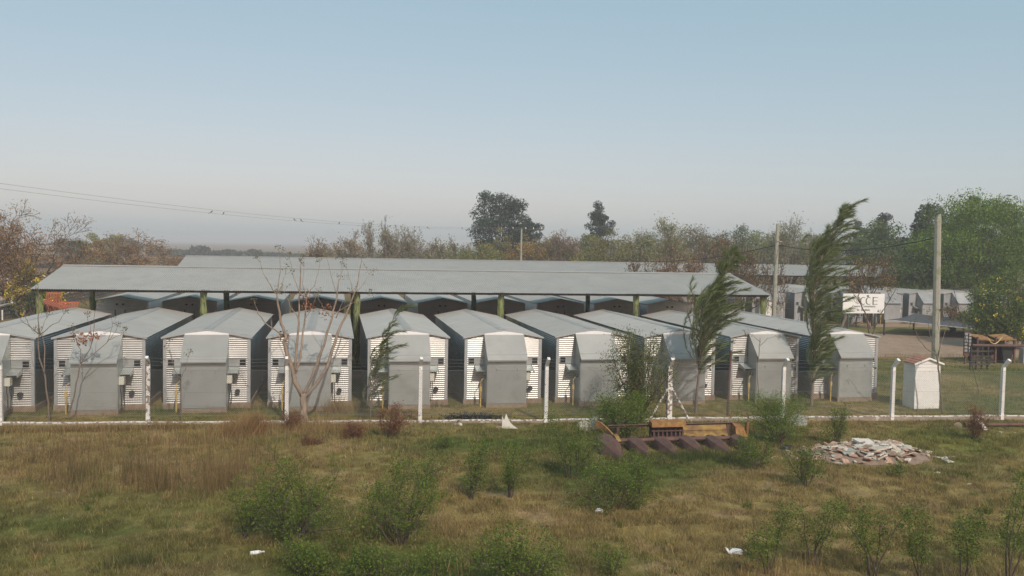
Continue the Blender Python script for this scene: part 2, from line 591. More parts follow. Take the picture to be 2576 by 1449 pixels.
# ------------------------------------------------------------------ vegetation generators
def frustums(segs, n=5):
    """segs: list of (p0,p1,r0,r1) -> verts, quad faces"""
    p0 = np.array([s[0] for s in segs], float)
    p1 = np.array([s[1] for s in segs], float)
    r0 = np.array([s[2] for s in segs], float)
    r1 = np.array([s[3] for s in segs], float)
    t = p1 - p0
    t /= np.linalg.norm(t, axis=1)[:, None] + 1e-9
    ref = np.where(np.abs(t[:, 2:3]) < 0.9, np.array([[0, 0, 1.0]]), np.array([[1.0, 0, 0]]))
    u = np.cross(t, ref)
    u /= np.linalg.norm(u, axis=1)[:, None]
    w = np.cross(t, u)
    V = []
    for (p, r) in ((p0, r0), (p1, r1)):
        for k in range(n):
            a = 2 * math.pi * k / n
            V.append(p + r[:, None] * (math.cos(a) * u + math.sin(a) * w))
    V = np.stack(V, 1)          # S,2n,3
    S = len(segs)
    base = (np.arange(S) * 2 * n)[:, None]
    F = []
    for k in range(n):
        k2 = (k + 1) % n
        F.append(np.concatenate([base + k, base + k2, base + n + k2, base + n + k], 1))
    F = np.stack(F, 1).reshape(-1, 4)
    return V.reshape(-1, 3), F


def leaf_quads(rng, c, L, W, flat=0.0, dirs=None, jitter=1.0):
    """diamond leaves at centres c"""
    n = len(c)
    if dirs is None:
        u = rng.normal(size=(n, 3))
    else:
        u = dirs + rng.normal(size=(n, 3)) * jitter
    u /= np.linalg.norm(u, axis=1)[:, None]
    v = rng.normal(size=(n, 3))
    v -= u * np.sum(u * v, 1)[:, None]
    v /= np.linalg.norm(v, axis=1)[:, None]
    s = rng.uniform(0.6, 1.35, n)[:, None]
    a = u * (L * s)
    b = v * (W * s)
    V = np.stack([c - a, c - b, c + a, c + b], 1).reshape(-1, 3)
    F = np.arange(4 * n).reshape(-1, 4)
    return V, F


def leaf_colors(rng, n, cols, weights, var=0.25, per=4):
    cols = np.array(cols)
    k = rng.choice(len(cols), size=n, p=np.array(weights) / sum(weights))
    c = cols[k] * (1.35 * rng.uniform(1 - var, 1 + var, n)[:, None])
    return np.repeat(c, per, 0)


def grow(rng, p, d, L, r, depth, segs, tips, kids=(2, 3), spread=0.55, ratio=0.72, up=0.08, wob=0.14, rmin=0.004, nseg=3, side=0.25):
    pts = [p]
    for i in range(nseg):
        d = _norm(d + rng.normal(size=3) * wob + np.array([0, 0, up]))
        q = p + d * (L / nseg)
        r2 = max(r * 0.87, rmin)
        segs.append((p, q, r, r2))
        if depth <= 1:
            tips.append((q, d))
        if depth > 0 and i < nseg - 1 and rng.random() < side:
            dd = _norm(d + _norm(np.cross(d, rng.normal(size=3))) * spread * 1.5)
            grow(rng, q, dd, L * ratio * 0.8, r2 * 0.55, depth - 1, segs, tips, kids, spread, ratio, up, wob, rmin, nseg, side)
        p, r = q, r2
    if depth > 0:
        k = rng.integers(kids[0], kids[1] + 1)
        ph = rng.uniform(0, 6.28)
        a = _norm(np.cross(d, np.array([0.3, 0.2, 1.0]) + rng.normal(size=3) * 0.1))
        b = np.cross(d, a)
        for j in range(k):
            an = ph + 6.283 * j / k + rng.normal() * 0.3
            dd = _norm(d + (math.cos(an) * a + math.sin(an) * b) * spread * rng.uniform(0.6, 1.3))
            grow(rng, p, dd, L * ratio * rng.uniform(0.75, 1.15), max(r * 0.72, rmin), depth - 1, segs, tips, kids, spread, ratio, up, wob, rmin, nseg, side)


def tree(name, label, loc, height, seed, cols, weights, trunk=0.2, leaves=6000, leaf=(0.07, 0.035), clump=0.35, depth=5, spread=0.55,
         bark='bark', group=None, ratio=0.76, first=0.28, up=0.06, cat='tree', stems=1, lean=(0, 0), width=None, wob=0.14, rmin=0.012, kids=(2, 3), petals=0):
    rng = np.random.default_rng(seed)
    root = empty(name, loc)
    segs, tips = [], []
    for s in range(stems):
        d = _norm(np.array([lean[0] + (rng.normal() * 0.35 if stems > 1 else rng.normal() * .05), lean[1] + (rng.normal() * 0.35 if stems > 1 else 0), 1.0]))
        grow(rng, np.array([rng.normal() * 0.1 * (stems > 1), rng.normal() * 0.1 * (stems > 1), -0.05]), d, height * first, trunk, depth, segs, tips, kids, spread, ratio, up, wob, rmin=rmin)
    # scale to height
    zmax = max(max(s[1][2] for s in segs), 0.1)
    k = height / zmax
    xm = max(max(abs(s[1][0]) for s in segs), 0.1)
    kx = k if width is None else width * 0.5 / xm
    sc = np.array([kx, kx, k])
    segs = [(s[0] * sc, s[1] * sc, s[2], s[3]) for s in segs]
    V, F = frustums(segs, 5)
    np_mesh('trunk', V, F, MAT[bark], root, smooth=True)
    if leaves:
        T = np.array([t[0] for t in tips]) * sc
        # clumps of unequal size
        w = rng.random(len(T)) ** 2 + 0.05
        idx = rng.choice(len(T), size=leaves, p=w / w.sum())
        c = T[idx] + rng.normal(size=(leaves, 3)) * clump * np.array([1, 1, 0.75])
        V, F = leaf_quads(rng, c, leaf[0], leaf[1])
        np_mesh('crown', V, F, MAT['leaf'], root, colors=leaf_colors(rng, leaves, cols, weights))
        if petals:
            c = T[rng.integers(0, len(T), petals)]
            c = np.repeat(c, 6, 0) + rng.normal(size=(petals * 6, 3)) * 0.10
            V, F = leaf_quads(rng, c, leaf[0] * 1.2, leaf[0])
            np_mesh('blossom', V, F, MAT['petal'], root)
    return tag(root, label, cat, group)


def dense_tree(name, label, loc, height, width, seed, cols, weights, trunk=0.25, leaves=14000, leaf=(0.10, 0.05), clumps=70, csize=0.16, z0=0.25,
               group=None, cat='tree', bark='bark_dark', ydepth=None, petals=0, top=1.0, drift=0.0):
    """tree with a full crown: many overlapping leaf clumps of uneven size around an ellipsoid"""
    rng = np.random.default_rng(seed)
    root = empty(name, loc)
    rx = width / 2
    ry = (ydepth or width * 0.85) / 2
    rz = height * (1 - z0) / 2
    cz = height * z0 + rz
    u = rng.normal(size=(clumps, 3))
    u /= np.linalg.norm(u, axis=1)[:, None]
    rad = rng.uniform(0.35, 1.0, clumps) ** 0.6
    lob = 0.78 + 0.32 * vnoise(u[:, 0] * 2.1 + seed, u[:, 2] * 2.1 + u[:, 1] * 1.7)
    cc = u * rad[:, None] * lob[:, None] * np.array([rx, ry, rz])
    cc[:, 0] *= 1.0 - 0.35 * np.clip(cc[:, 2] / rz, 0, 1) * top
    cc[:, 0] += drift * cc[:, 2]
    cc[:, 2] += cz
    segs = []
    p0 = np.array([0, 0, -0.05])
    p1 = np.array([drift * -rz * 0.3, 0, cz - rz * 0.55])
    segs.append((p0, p1, trunk, trunk * 0.75))
    for c in cc[rng.permutation(clumps)[:min(clumps, 46)]]:
        mid = p1 * 0.5 + c * 0.5 + rng.normal(size=3) * 0.15 + np.array([0, 0, -0.1 * rz])
        segs.append((p1 - np.array([0, 0, rng.uniform(0, 0.3) * rz]), mid, trunk * 0.35, trunk * 0.2))
        segs.append((mid, c, trunk * 0.2, 0.015))
    V, F = frustums(segs, 6)
    np_mesh('trunk', V, F, MAT[bark], root, smooth=True)
    s = csize * width * rng.uniform(0.5, 1.25, clumps)
    w = s ** 2
    idx = rng.choice(clumps, size=leaves, p=w / w.sum())
    g = rng.normal(size=(leaves, 3))
    g /= np.linalg.norm(g, axis=1)[:, None]
    g *= (rng.random(leaves) ** 0.45)[:, None]
    c = cc[idx] + g * s[idx][:, None] * np.array([1, 1, 0.75])
    V, F = leaf_quads(rng, c, leaf[0], leaf[1])
    shade = rng.uniform(0.75, 1.25, clumps)[idx]
    col = leaf_colors(rng, leaves, cols, weights) * np.repeat(shade, 4)[:, None]
    np_mesh('crown', V, F, MAT['leaf'], root, colors=col)
    if petals:
        pi_ = rng.integers(0, clumps, petals)
        c = cc[pi_] + u[pi_] * s[pi_][:, None] * 0.9
        c = np.repeat(c, 7, 0) + rng.normal(size=(petals * 7, 3)) * 0.09
        V, F = leaf_quads(rng, c, 0.05, 0.042)
        np_mesh('blossom', V, F, MAT['petal'], root)
    return tag(root, label, cat, group)


def shrub(name, label, loc, h, w, seed, n=5000, cols=None, weights=None, stems=6, leaf=(0.022, 0.010), clump=0.07, group=None, cat='shrub', airy=False):
    """young feathery bush: thin stems, side twigs with many small leaves"""
    rng = np.random.default_rng(seed)
    h, w = h * 1.22, w * 1.22
    n = int(n * .8)
    clump = clump * 1.2
    root = empty(name, loc)
    segs, tips = [], []
    for k in range(stems):
        a = rng.uniform(0, 6.28)
        out = rng.uniform(0.1, 1.0)
        d = _norm(np.array([math.cos(a) * out * w / h * 0.55, math.sin(a) * out * w / h * 0.55, 1.0]))
        L = h * rng.uniform(0.65, 1.0)
        p = np.array([math.cos(a) * 0.06 * w, math.sin(a) * 0.06 * w, -0.04])
        r = 0.010 + 0.006 * h
        ns = 7
        for i in range(ns):
            d = _norm(d + rng.normal(size=3) * 0.13)
            q = p + d * L / ns
            segs.append((p, q, r * (1 - i / ns * 0.8), r * (1 - (i + 1) / ns * 0.8)))
            if i >= (2 if airy else 1):
                for j in range(3 if not airy else 2):
                    dd = _norm(np.cross(d, rng.normal(size=3))) * 0.9 + d * 0.6
                    tl = (0.30 if not airy else 0.24) * w * rng.uniform(0.4, 1.0) * (1.15 - i / ns * 0.6)
                    e = q + dd * tl
                    segs.append((q, e, 0.005, 0.002))
                    for t in (0.35, 0.6, 0.8, 1.0):
                        tips.append(q + (e - q) * t)
            p = q
        tips.append(p)
    V, F = frustums(segs, 4)
    np_mesh('stem', V, F, MAT['bark_dark'], root)
    T = np.array(tips)
    wgt = rng.random(len(T)) ** 1.5 + 0.1
    idx = rng.choice(len(T), size=n, p=wgt / wgt.sum())
    c = T[idx] + rng.normal(size=(n, 3)) * clump
    c[:, 2] = np.maximum(c[:, 2], 0.02)
    V, F = leaf_quads(rng, c, leaf[0], leaf[1])
    cols = cols or [(0.052, 0.095, 0.009), (0.082, 0.128, 0.014), (0.140, 0.165, 0.030)]
    weights = weights or (4, 4, 2)
    np_mesh('foliage', V, F, MAT['leaf'], root, colors=leaf_colors(rng, n, cols, weights))
    return tag(root, label, cat, group)


def blades(rng, x, y, z, h, wd, lean, cols, zc=None):
    n = len(x)
    a = rng.uniform(0, 6.283, n)
    bx, by = np.cos(a) * wd / 2, np.sin(a) * wd / 2
    la = rng.uniform(0, 6.283, n)
    tx, ty = np.cos(la) * lean, np.sin(la) * lean
    V = np.stack([np.stack([x - bx, y - by, z], 1), np.stack([x + bx, y + by, z], 1), np.stack([x + tx, y + ty, z + h], 1)], 1).reshape(-1, 3)
    F = np.arange(3 * n).reshape(-1, 3)
    return V, F, np.repeat(cols, 3, 0)


def casuarina(name, label, spine, seed, prof, n_br=60, per=70, wind=1.0, strand=(0.22, 0.012), cols=None, trunk_r=0.05, bare=0.2, rise=0.9, thin=.45):
    """soft needled sapling bent by the wind; spine: points of the trunk, prof(t): branch reach (left, right)"""
    rng = np.random.default_rng(seed)
    spine = np.array(spine, float)
    root = empty(name, spine[0])
    S = spine - spine[0]
    tt = np.linspace(0, 1, len(S))

    def sp(t):
        return np.array([np.interp(t, tt, S[:, i]) for i in range(3)])
    segs = []
    K = 24
    for i in range(K):
        segs.append((sp(i / K), sp((i + 1) / K), trunk_r * (1 - 0.85 * i / K), trunk_r * (1 - 0.85 * (i + 1) / K)))
    C, D = [], []
    for b in range(n_br):
        t = bare + (1 - bare) * (b + rng.random()) / n_br
        p = sp(t)
        a = rng.uniform(0, 6.283)
        l, r = prof(t)
        if t > .70 and rng.random() < thin:
            continue
        size = rng.choice((.45, .7, 1.0, 1.3), p=(.3, .3, .28, .12))
        reach = (r if math.cos(a) > 0 else l) * size
        d = np.array([math.cos(a), math.sin(a) * 0.8, rise * rng.uniform(0.5, 1.5)])
        pts = [p]
        m = 6
        for i in range(m):
            d = _norm(d + np.array([0.16 * wind * (i + 1), 0, 0.10 - .035 * i]) + rng.normal(size=3) * 0.07)
            pts.append(pts[-1] + d * reach * 1.15 / m)
        for i in range(m):
            segs.append((pts[i], pts[i + 1], 0.011 * (1 - i / m) + 0.003, 0.011 * (1 - (i + 1) / m) + 0.003))
        P = np.array(pts)
        k = int(per * size)
        u = rng.random(k) ** 0.75 * m
        i0 = np.minimum(u.astype(int), m - 1)
        f = (u - i0)[:, None]
        c = P[i0] * (1 - f) + P[i0 + 1] * f
        dirs = P[i0 + 1] - P[i0]
        dirs /= np.linalg.norm(dirs, axis=1)[:, None]
        dirs = dirs + np.array([0.30 * wind, 0, 0.02]) + rng.normal(size=(k, 3)) * 0.30
        dirs /= np.linalg.norm(dirs, axis=1)[:, None]
        C.append(c)
        D.append(dirs)
    C = np.concatenate(C)
    D = np.concatenate(D)
    n = len(C)
    L = strand[0] * rng.uniform(0.5, 1.3, n)[:, None]
    v = np.cross(D, rng.normal(size=(n, 3)))
    v /= np.linalg.norm(v, axis=1)[:, None]
    w = strand[1]
    mid = C + D * L * 0.5
    tip = C + D * L + np.array([0.04 * wind, 0, -0.03])
    V = np.stack([C - v * w * .5, C + v * w * .5, mid + v * w * .5, tip, mid - v * w * .5], 1).reshape(-1, 3)
    F = np.arange(5 * n).reshape(-1, 5)
    cols = cols or [(0.100, 0.130, 0.045), (0.130, 0.160, 0.060), (0.160, 0.180, 0.080)]
    Vt, Ft = frustums(segs, 5)
    np_mesh('trunk', Vt, Ft, MAT['bark'], root, smooth=True)
    np_mesh('foliage', V, F, MAT['leaf'], root, colors=leaf_colors(rng, n, cols, (4, 4, 1), per=5))
    return tag(root, label, 'sapling')


# ------------------------------------------------------------------ curing sheds
def corr_sheet(mb, width_fn, z0, z1, pitch, amp, place, seg=8):
    """horizontal corrugation between z0 and z1; width_fn(z)->(a,b); place(s, offset, z)->point"""
    n = int((z1 - z0) / pitch * seg)
    zs = np.linspace(z0, z1, n + 1)
    base = len(mb.v)
    for z in zs:
        a, b = width_fn(z)
        o = amp * math.cos(2 * math.pi * (z - z0) / pitch)
        mb.v.append(place(a, o, z))
        mb.v.append(place(b, o, z))
    for i in range(n):
        mb.f.append((base + 2 * i, base + 2 * i + 1, base + 2 * i + 3, base + 2 * i + 2))


SH_L = 10.3       # length
HW = 1.46         # half width of walls
RW = 1.55         # half width of roof
EZ, PZ = 2.56, 2.86


def make_shed(dull=False):
    g = MAT['galv'] if not dull else MAT['galv_dull']
    gs = MAT['galv_side'] if not dull else MAT['galv_dull']
    gf = MAT['galv_flat'] if not dull else MAT['galv_dull']
    tr = MAT['trim'] if not dull else MAT['galv_dull']
    root = empty('curing_shed')
    MB().box(-HW - .05, HW + .05, -0.05, SH_L + .05, -0.05, 0.22).build('plinth', MAT['brick'], root)
    slope = (PZ - EZ) / RW

    def gable(z):
        top = EZ + slope * (RW - HW) - 0.02
        if z <= top:
            return (-HW, HW)
        k = max(0.0, HW * (1 - (z - top) / (PZ - 0.02 - top)))
        return (-k, k)
    m = MB()
    corr_sheet(m, gable, 0.222, PZ - 0.03, 0.076, 0.012, lambda s, o, z: (s, -0.012 - o, z))
    m.build('front_wall', g, root, smooth=True)
    m = MB()
    corr_sheet(m, gable, 0.222, PZ - 0.03, 0.076, 0.010, lambda s, o, z: (-s, SH_L + 0.012 + o, z), seg=5)
    m.build('rear_wall', gs, root, smooth=True)
    for sgn in (-1, 1):
        m = MB()
        if sgn > 0:
            corr_sheet(m, lambda z: (0, SH_L), 0.222, EZ - 0.005, 0.076, 0.010, lambda s, o, z: (HW + o, s, z), seg=6)
        else:
            corr_sheet(m, lambda z: (SH_L, 0), 0.222, EZ - 0.005, 0.076, 0.010, lambda s, o, z: (-HW - o, s, z), seg=6)
        m.build('side_wall', gs, root, smooth=True)
    # roof: two fine-ribbed slopes, lapped sheets
    roof = None
    m = MB()
    y0, y1 = -0.09, SH_L + 0.09
    npan = 10
    pw = (y1 - y0) / npan
    for sgn in (-1, 1):
        for k in range(npan):
            a = y0 + k * pw
            b = a + pw + (0.06 if k < npan - 1 else 0)
            dz = 0.004 * (k % 2)
            nr = 28
            base = len(m.v)
            for i in range(nr + 1):
                yy = a + (b - a) * i / nr
                o = 0.0045 * (1 if (i // 1) % 2 else -1) + dz
                m.v.append((sgn * RW, yy, EZ + o))
                m.v.append((0, yy, PZ + o))
            for i in range(nr):
                q = (base + 2 * i, base + 2 * i + 2, base + 2 * i + 3, base + 2 * i + 1)
                m.f.append(q if sgn > 0 else q[::-1])
    roof = m.build('roof', MAT['galv_roof'] if not dull else MAT['galv_roof'], root)
    m = MB()
    m.quad((-.16, y0, PZ + .012 - .16 * slope), (0, y0, PZ + .016), (0, y1, PZ + .016), (-.16, y1, PZ + .012 - .16 * slope))
    m.quad((0, y0, PZ + .016), (.16, y0, PZ + .012 - .16 * slope), (.16, y1, PZ + .012 - .16 * slope), (0, y1, PZ + .016))
    m.build('ridge_cap', MAT['galv_roof'], roof)
    m = MB()          # barge flashing along the front gable
    for sgn in (-1, 1):
        m.hexa([(0, y0 - .012, PZ - .05), (sgn * RW, y0 - .012, EZ - .05), (sgn * RW, y0, EZ - .05), (0, y0, PZ - .05)],
               [(0, y0 - .012, PZ + .008), (sgn * RW, y0 - .012, EZ + .008), (sgn * RW, y0, EZ + .008), (0, y0, PZ + .008)])
    m.build('barge_flashing', tr, roof)
    for sgn in (-1, 1):
        m = MB()
        m.box(min(sgn * (HW - .085), sgn * (HW + .025)), max(sgn * (HW - .085), sgn * (HW + .025)), -.035, -.024, .222, EZ - .03)
        m.box(min(sgn * (HW + .014), sgn * (HW + .025)), max(sgn * (HW + .014), sgn * (HW + .025)), -.024, .10, .222, EZ - .03)
        m.build('corner_trim', tr, root)
        m = MB()
        m.box(min(sgn * (HW - .05), sgn * (HW + .024)), max(sgn * (HW - .05), sgn * (HW + .024)), SH_L + .024, SH_L + .034, .222, EZ - .03)
        m.build('corner_trim', tr, root)
    # projecting furnace door box and hood
    D = 0.82
    dw = 0.745
    m = MB()
    m.box(-dw, dw, -D, -0.03, 0.15, 1.99)
    m.build('door_box', gf, root)
    m = MB()
    m.box(-dw - .02, dw + .02, -D - .02, -0.02, -0.05, 0.147)
    m.build('box_plinth', MAT['brick'], root)
    door = MB()
    door.box(-dw + .03, dw - .03, -D - .022, -D - .003, 0.18, 1.72)
    door = door.build('door', gf, root)
    for sx in (-.39, .39):
        k = MB()
        k.tube([(sx, -D - .02, 1.49), (sx, -D - .06, 1.49)], .022, 8)
        k.tube([(sx, -D - .05, 1.49), (sx, -D - .05, 1.40)], .008, 6)
        k.build('handle', MAT['trim'], door)
    m = MB()
    hy, hz = -1.00, 1.80
    hood_w = 0.76
    m.slab((-hood_w, -0.10, 2.68), (-hood_w, hy, hz), (hood_w, hy, hz), (hood_w, -0.10, 2.68), 0.006)
    m.box(-hood_w, hood_w, hy - .004, hy + .002, hz - .035, hz - .006)
    hood = m.build('hood', MAT['galv_hood'] if not dull else gf, root)
    for sgn in (-1, 1):
        c = MB()
        x0, x1 = sorted((sgn * (hood_w - .03), sgn * (hood_w - .02)))
        # triangular cheek between wall, hood and box
        for x in (x0, x1):
            c.poly([(x, -.026, 2.66), (x, -.026, 1.84), (x, -.86, 1.84), (x, -.93, 1.87)] if x == x0 else
                   [(x, -.026, 2.66), (x, -.93, 1.87), (x, -.86, 1.84), (x, -.026, 1.84)])
        c.build('hood_cheek', gf, hood)
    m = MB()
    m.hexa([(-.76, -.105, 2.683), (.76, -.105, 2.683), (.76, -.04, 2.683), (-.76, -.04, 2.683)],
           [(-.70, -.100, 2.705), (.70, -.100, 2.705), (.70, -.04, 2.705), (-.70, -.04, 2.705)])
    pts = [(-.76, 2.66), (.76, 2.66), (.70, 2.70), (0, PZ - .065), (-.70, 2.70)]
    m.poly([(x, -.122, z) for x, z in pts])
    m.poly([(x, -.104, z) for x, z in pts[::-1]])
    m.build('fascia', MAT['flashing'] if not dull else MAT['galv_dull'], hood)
    # plain band with small openings left and right of the box
    for sgn in (-1, 1):
        x0, x1 = sorted((sgn * (dw + .005), sgn * 1.09))
        MB().box(x0, x1, -.034, -.025, 1.515, 1.795).build('wall_panel', gf, root)
        a, b = sorted((sgn * 1.09, sgn * 1.345))
        w = MB()
        w.box(a + .025, b - .025, -.036, -.026, 1.55, 1.76)
        w = w.build('window', MAT['dark'], root)
        f = MB()
        f.box(a, b, -.050, -.025, 1.76, 1.79)
        f.box(a, b, -.050, -.025, 1.52, 1.55)
        f.box(a, a + .025, -.050, -.025, 1.551, 1.759)
        f.box(b - .025, b, -.050, -.025, 1.551, 1.759)
        f.box(a + .026, b - .026, -.046, -.038, 1.65, 1.662)
        f.build('frame', tr, w)
        # little rain hood beside the box
        xa, xb = sorted((sgn * (dw + .004), sgn * (dw + .36)))
        h = MB()
        h.slab((xa, -.03, 1.50), (xa, -.56, 1.34), (xb, -.56, 1.34), (xb, -.03, 1.50), .008)
        for x in (xa, xb - .008):
            h.hexa([(x, -.55, 1.26), (x + .008, -.55, 1.26), (x + .008, -.03, 1.33), (x, -.03, 1.33)],
                   [(x, -.55, 1.335), (x + .008, -.55, 1.335), (x + .008, -.03, 1.49), (x, -.03, 1.49)])
        h.build('rain_hood', gf, root)
    # meter box, cables and fan outlet on the right, gas pipe on the left
    MB().box(dw + .004, dw + .17, -.66, -.42, 1.0, 1.27).build('meter_box', MAT['beige'], root)
    c = MB()
    for dx, y in ((.05, -.60), (.12, -.50)):
        c.tube([(dw + dx, y, 1.0), (dw + dx, y, .80), (dw + dx + .02, y + .05, .62), (dw + dx, y + .1, .23)], .016, 6)
    c.build('cable', MAT['cable'], root)
    c = MB()
    c.tube([(dw + .30, -.02, .62), (dw + .30, -.16, .62)], .085, 12)
    c.build('fan_outlet', MAT['black'], root)
    c = MB()
    c.tube([(-dw - .20, -.62, -.03), (-dw - .20, -.62, .62), (-dw - .19, -.60, .66)], .026, 8)
    c.tube([(-dw - .20, -.62, .60), (-dw - .20, -.62, .78)], .05, 8)
    c.tube([(-dw - .20, -.62, .76), (-dw - .20, -.62, .98), (-dw - .06, -.5, 1.1), (-dw, -.4, 1.1)], .014, 6)
    c.build('gas_pipe', MAT['gaspipe'], root)
    c = MB()
    c.tube([(-dw - .002, -.5, 1.12), (-dw - .10, -.5, 1.12)], .06, 10)
    c.build('burner_port', MAT['black'], root)
    # rear: two round vents and two pipes
    for sx in (-.16, .16):
        c = MB()
        c.tube([(sx, SH_L + .02, 2.40), (sx, SH_L + .10, 2.40)], .055, 10)
        c.build('round_vent', MAT['black'], root)
        c = MB()
        c.tube([(sx * 1.6, SH_L + .05, .2), (sx * 1.6, SH_L + .05, 2.1)], .022, 8)
        c.build('flue_pipe', MAT['black'], root)
    return root


ROW1 = ['corrugated metal curing shed next to the one behind the bare thin saplings',
        'corrugated metal curing shed with bare thin saplings in front of its hood',
        'corrugated metal curing shed between the thin saplings and the pruned bare tree',
        'corrugated metal curing shed right behind the pruned bare tree',
        'corrugated metal curing shed behind the small wind-bent sapling',
        'corrugated metal curing shed with a clear front beside the small wind-bent sapling',
        'corrugated metal curing shed with the overgrown thicket at its corner',
        'corrugated metal curing shed behind the braced white fence post',
        'corrugated metal curing shed between the two tall wind-bent saplings',
        'corrugated metal curing shed at the end of the front row beside the white cabinet']
shed = make_shed()
PITCH = 3.57
X3 = -0.87
for k in range(10):
    o = shed if k == 0 else copy_tree(shed)
    o.location = (X3 + (k - 3) * PITCH + r_.uniform(-.03, .03), 33.0 + r_.uniform(-.05, .05), r_.uniform(-.02, .0))
    o.rotation_euler = (0, 0, r_.uniform(-.006, .006))
    tag(o, ROW1[k], 'shed', 'curing sheds of the front row')
ROW2 = ['second-row curing shed beside the red slatted implement'] + \
       ['dark gabled second-row shed behind the front shed ' + t for t in
        ('with the thin saplings', 'between the saplings and the pruned tree', 'behind the pruned tree', 'behind the small wind-bent sapling',
         'with the clear front', 'with the overgrown thicket', 'behind the braced post', 'between the two tall saplings')] + \
       ['end curing shed of the second row, nearest the slender concrete pole']
for k in range(10):
    o = copy_tree(shed)
    o.location = (X3 + (k - 3) * PITCH - 0.02 + r_.uniform(-.08, .08), 62.6 + r_.uniform(-.1, .1), r_.uniform(-.03, .0))
    o.rotation_euler = (0, 0, math.pi)
    tag(o, ROW2[k], 'shed', 'curing sheds of the second row')
ROW3 = {13: 'dull grey curing shed across the dirt yard right behind the sign board',
        14: 'dull grey curing shed with sloping hood next to the sign board',
        15: 'dull grey hooded curing shed second along from the sign board',
        16: 'dull grey hooded curing shed third along from the sign board',
        17: 'dull grey hooded curing shed behind the tall concrete pole'}
dull = make_shed(True)
for k in range(8, 20):
    o = dull if k == 8 else copy_tree(dull)
    o.location = (X3 + (k - 3) * PITCH + 0.6 + r_.uniform(-.1, .1), 68.2 + r_.uniform(-.15, .15), r_.uniform(-.04, .0))
    tag(o, ROW3.get(k, 'dull grey curing shed across the dirt yard, mostly hidden by other sheds'), 'shed', 'curing sheds across the dirt yard')


# ------------------------------------------------------------------ long open shelters
def make_shelter(label, x0, x1, yf, yr, yb, ze, zr, post_x, post_yf, post_yb, bulge_seed):
    root = empty('open_shelter', ((x0 + x1) / 2, yr, 0))
    ox, oy = (x0 + x1) / 2, yr
    n = int((x1 - x0) / 0.10)
    seg = 6
    roof = None
    for (ye, nm) in ((yf, 'front'), (yb, 'back')):
        m = MB()
        base = len(m.v)
        for i in range(n * seg + 1):
            x = x0 - ox + (x1 - x0) * i / (n * seg)
            o = 0.016 * math.cos(2 * math.pi * i / seg)
            m.v.append((x, ye - oy, ze + o))
            m.v.append((x, 0, zr + o))
        for i in range(n * seg):
            q = (base + 2 * i, base + 2 * i + 2, base + 2 * i + 3, base + 2 * i + 1)
            m.f.append(q if nm == 'front' else q[::-1])
        m.build('roof_slope', MAT['galv_roof'], root, smooth=True)
    m = MB()
    sl = (zr - ze) / (yr - yf)
    m.slab((x0 - ox - .02, -.25, zr + .03 - .25 * sl), (x1 - ox + .02, -.25, zr + .03 - .25 * sl), (x1 - ox + .02, 0, zr + .035), (x0 - ox - .02, 0, zr + .035), .008)
    m.slab((x0 - ox - .02, 0, zr + .035), (x1 - ox + .02, 0, zr + .035), (x1 - ox + .02, .25, zr + .03 - .25 * sl), (x0 - ox - .02, .25, zr + .03 - .25 * sl), .008)
    m.build('ridge_cap', MAT['galv_roof'], root)
    for f in (0.04, 0.35, 0.68, 0.97):
        for sg in (-1, 1):
            y = sg * (yr - yf) * (1 - f)
            z = ze + (zr - ze) * f - 0.06
            MB().box(x0 - ox + .05, x1 - ox - .05, y - .04, y + .04, z - .10, z).build('purlin', MAT['wood_dark'], root)
    rr = random.Random(bulge_seed)
    for px in post_x:
        for py in (post_yf, post_yb):
            zt = ze + (zr - ze) * (1 - abs(py - yr) / (yr - yf)) - 0.17
            m = MB()
            pts, rad = [], []
            for i in range(9):
                t = i / 8
                pts.append((px - ox + rr.uniform(-.02, .02), py - oy + rr.uniform(-.02, .02), -0.1 + (zt + .1) * t))
                rad.append(.145 + rr.uniform(-.02, .03))
            m.tube(pts, rad, 7)
            p = m.build('post', MAT['wood_green'], root)
        # truss tie over each pair of posts
        zt = ze + (zr - ze) * (1 - abs(post_yf - yr) / (yr - yf)) - 0.17
        t = MB()
        t.box(px - ox - .06, px - ox + .06, post_yf - oy - .3, post_yb - oy + .3, zt - .02, zt + .12)
        t.hexa([(px - ox - .05, yf - oy + .1, ze - .19), (px - ox + .05, yf - oy + .1, ze - .19), (px - ox + .05, 0, zr - .20), (px - ox - .05, 0, zr - .20)],
               [(px - ox - .05, yf - oy + .1, ze - .10), (px - ox + .05, yf - oy + .1, ze - .10), (px - ox + .05, 0, zr - .11), (px - ox - .05, 0, zr - .11)])
        t.hexa([(px - ox - .05, 0, zr - .20), (px - ox + .05, 0, zr - .20), (px - ox + .05, yb - oy - .1, ze - .19), (px - ox - .05, yb - oy - .1, ze - .19)],
               [(px - ox - .05, 0, zr - .11), (px - ox + .05, 0, zr - .11), (px - ox + .05, yb - oy - .1, ze - .10), (px - ox - .05, yb - oy - .1, ze - .10)])
        t.build('truss', MAT['wood_dark'], root)
    return tag(root, label, 'shelter')


make_shelter('long open shelter roof on green timber posts over the aisle of the front sheds', -13.3, 22.4, 43.0, 48.0, 53.0, 3.68, 4.62,
             [-13.05 + 7.05 * i for i in range(6)], 43.45, 52.3, 3)
make_shelter('longer open shelter roof farther back, behind the first one', -13.0, 61.0, 78.3, 83.3, 88.3, 3.66, 4.58,
             [-12.6 + 7.3 * i for i in range(11)], 78.8, 87.7, 4)

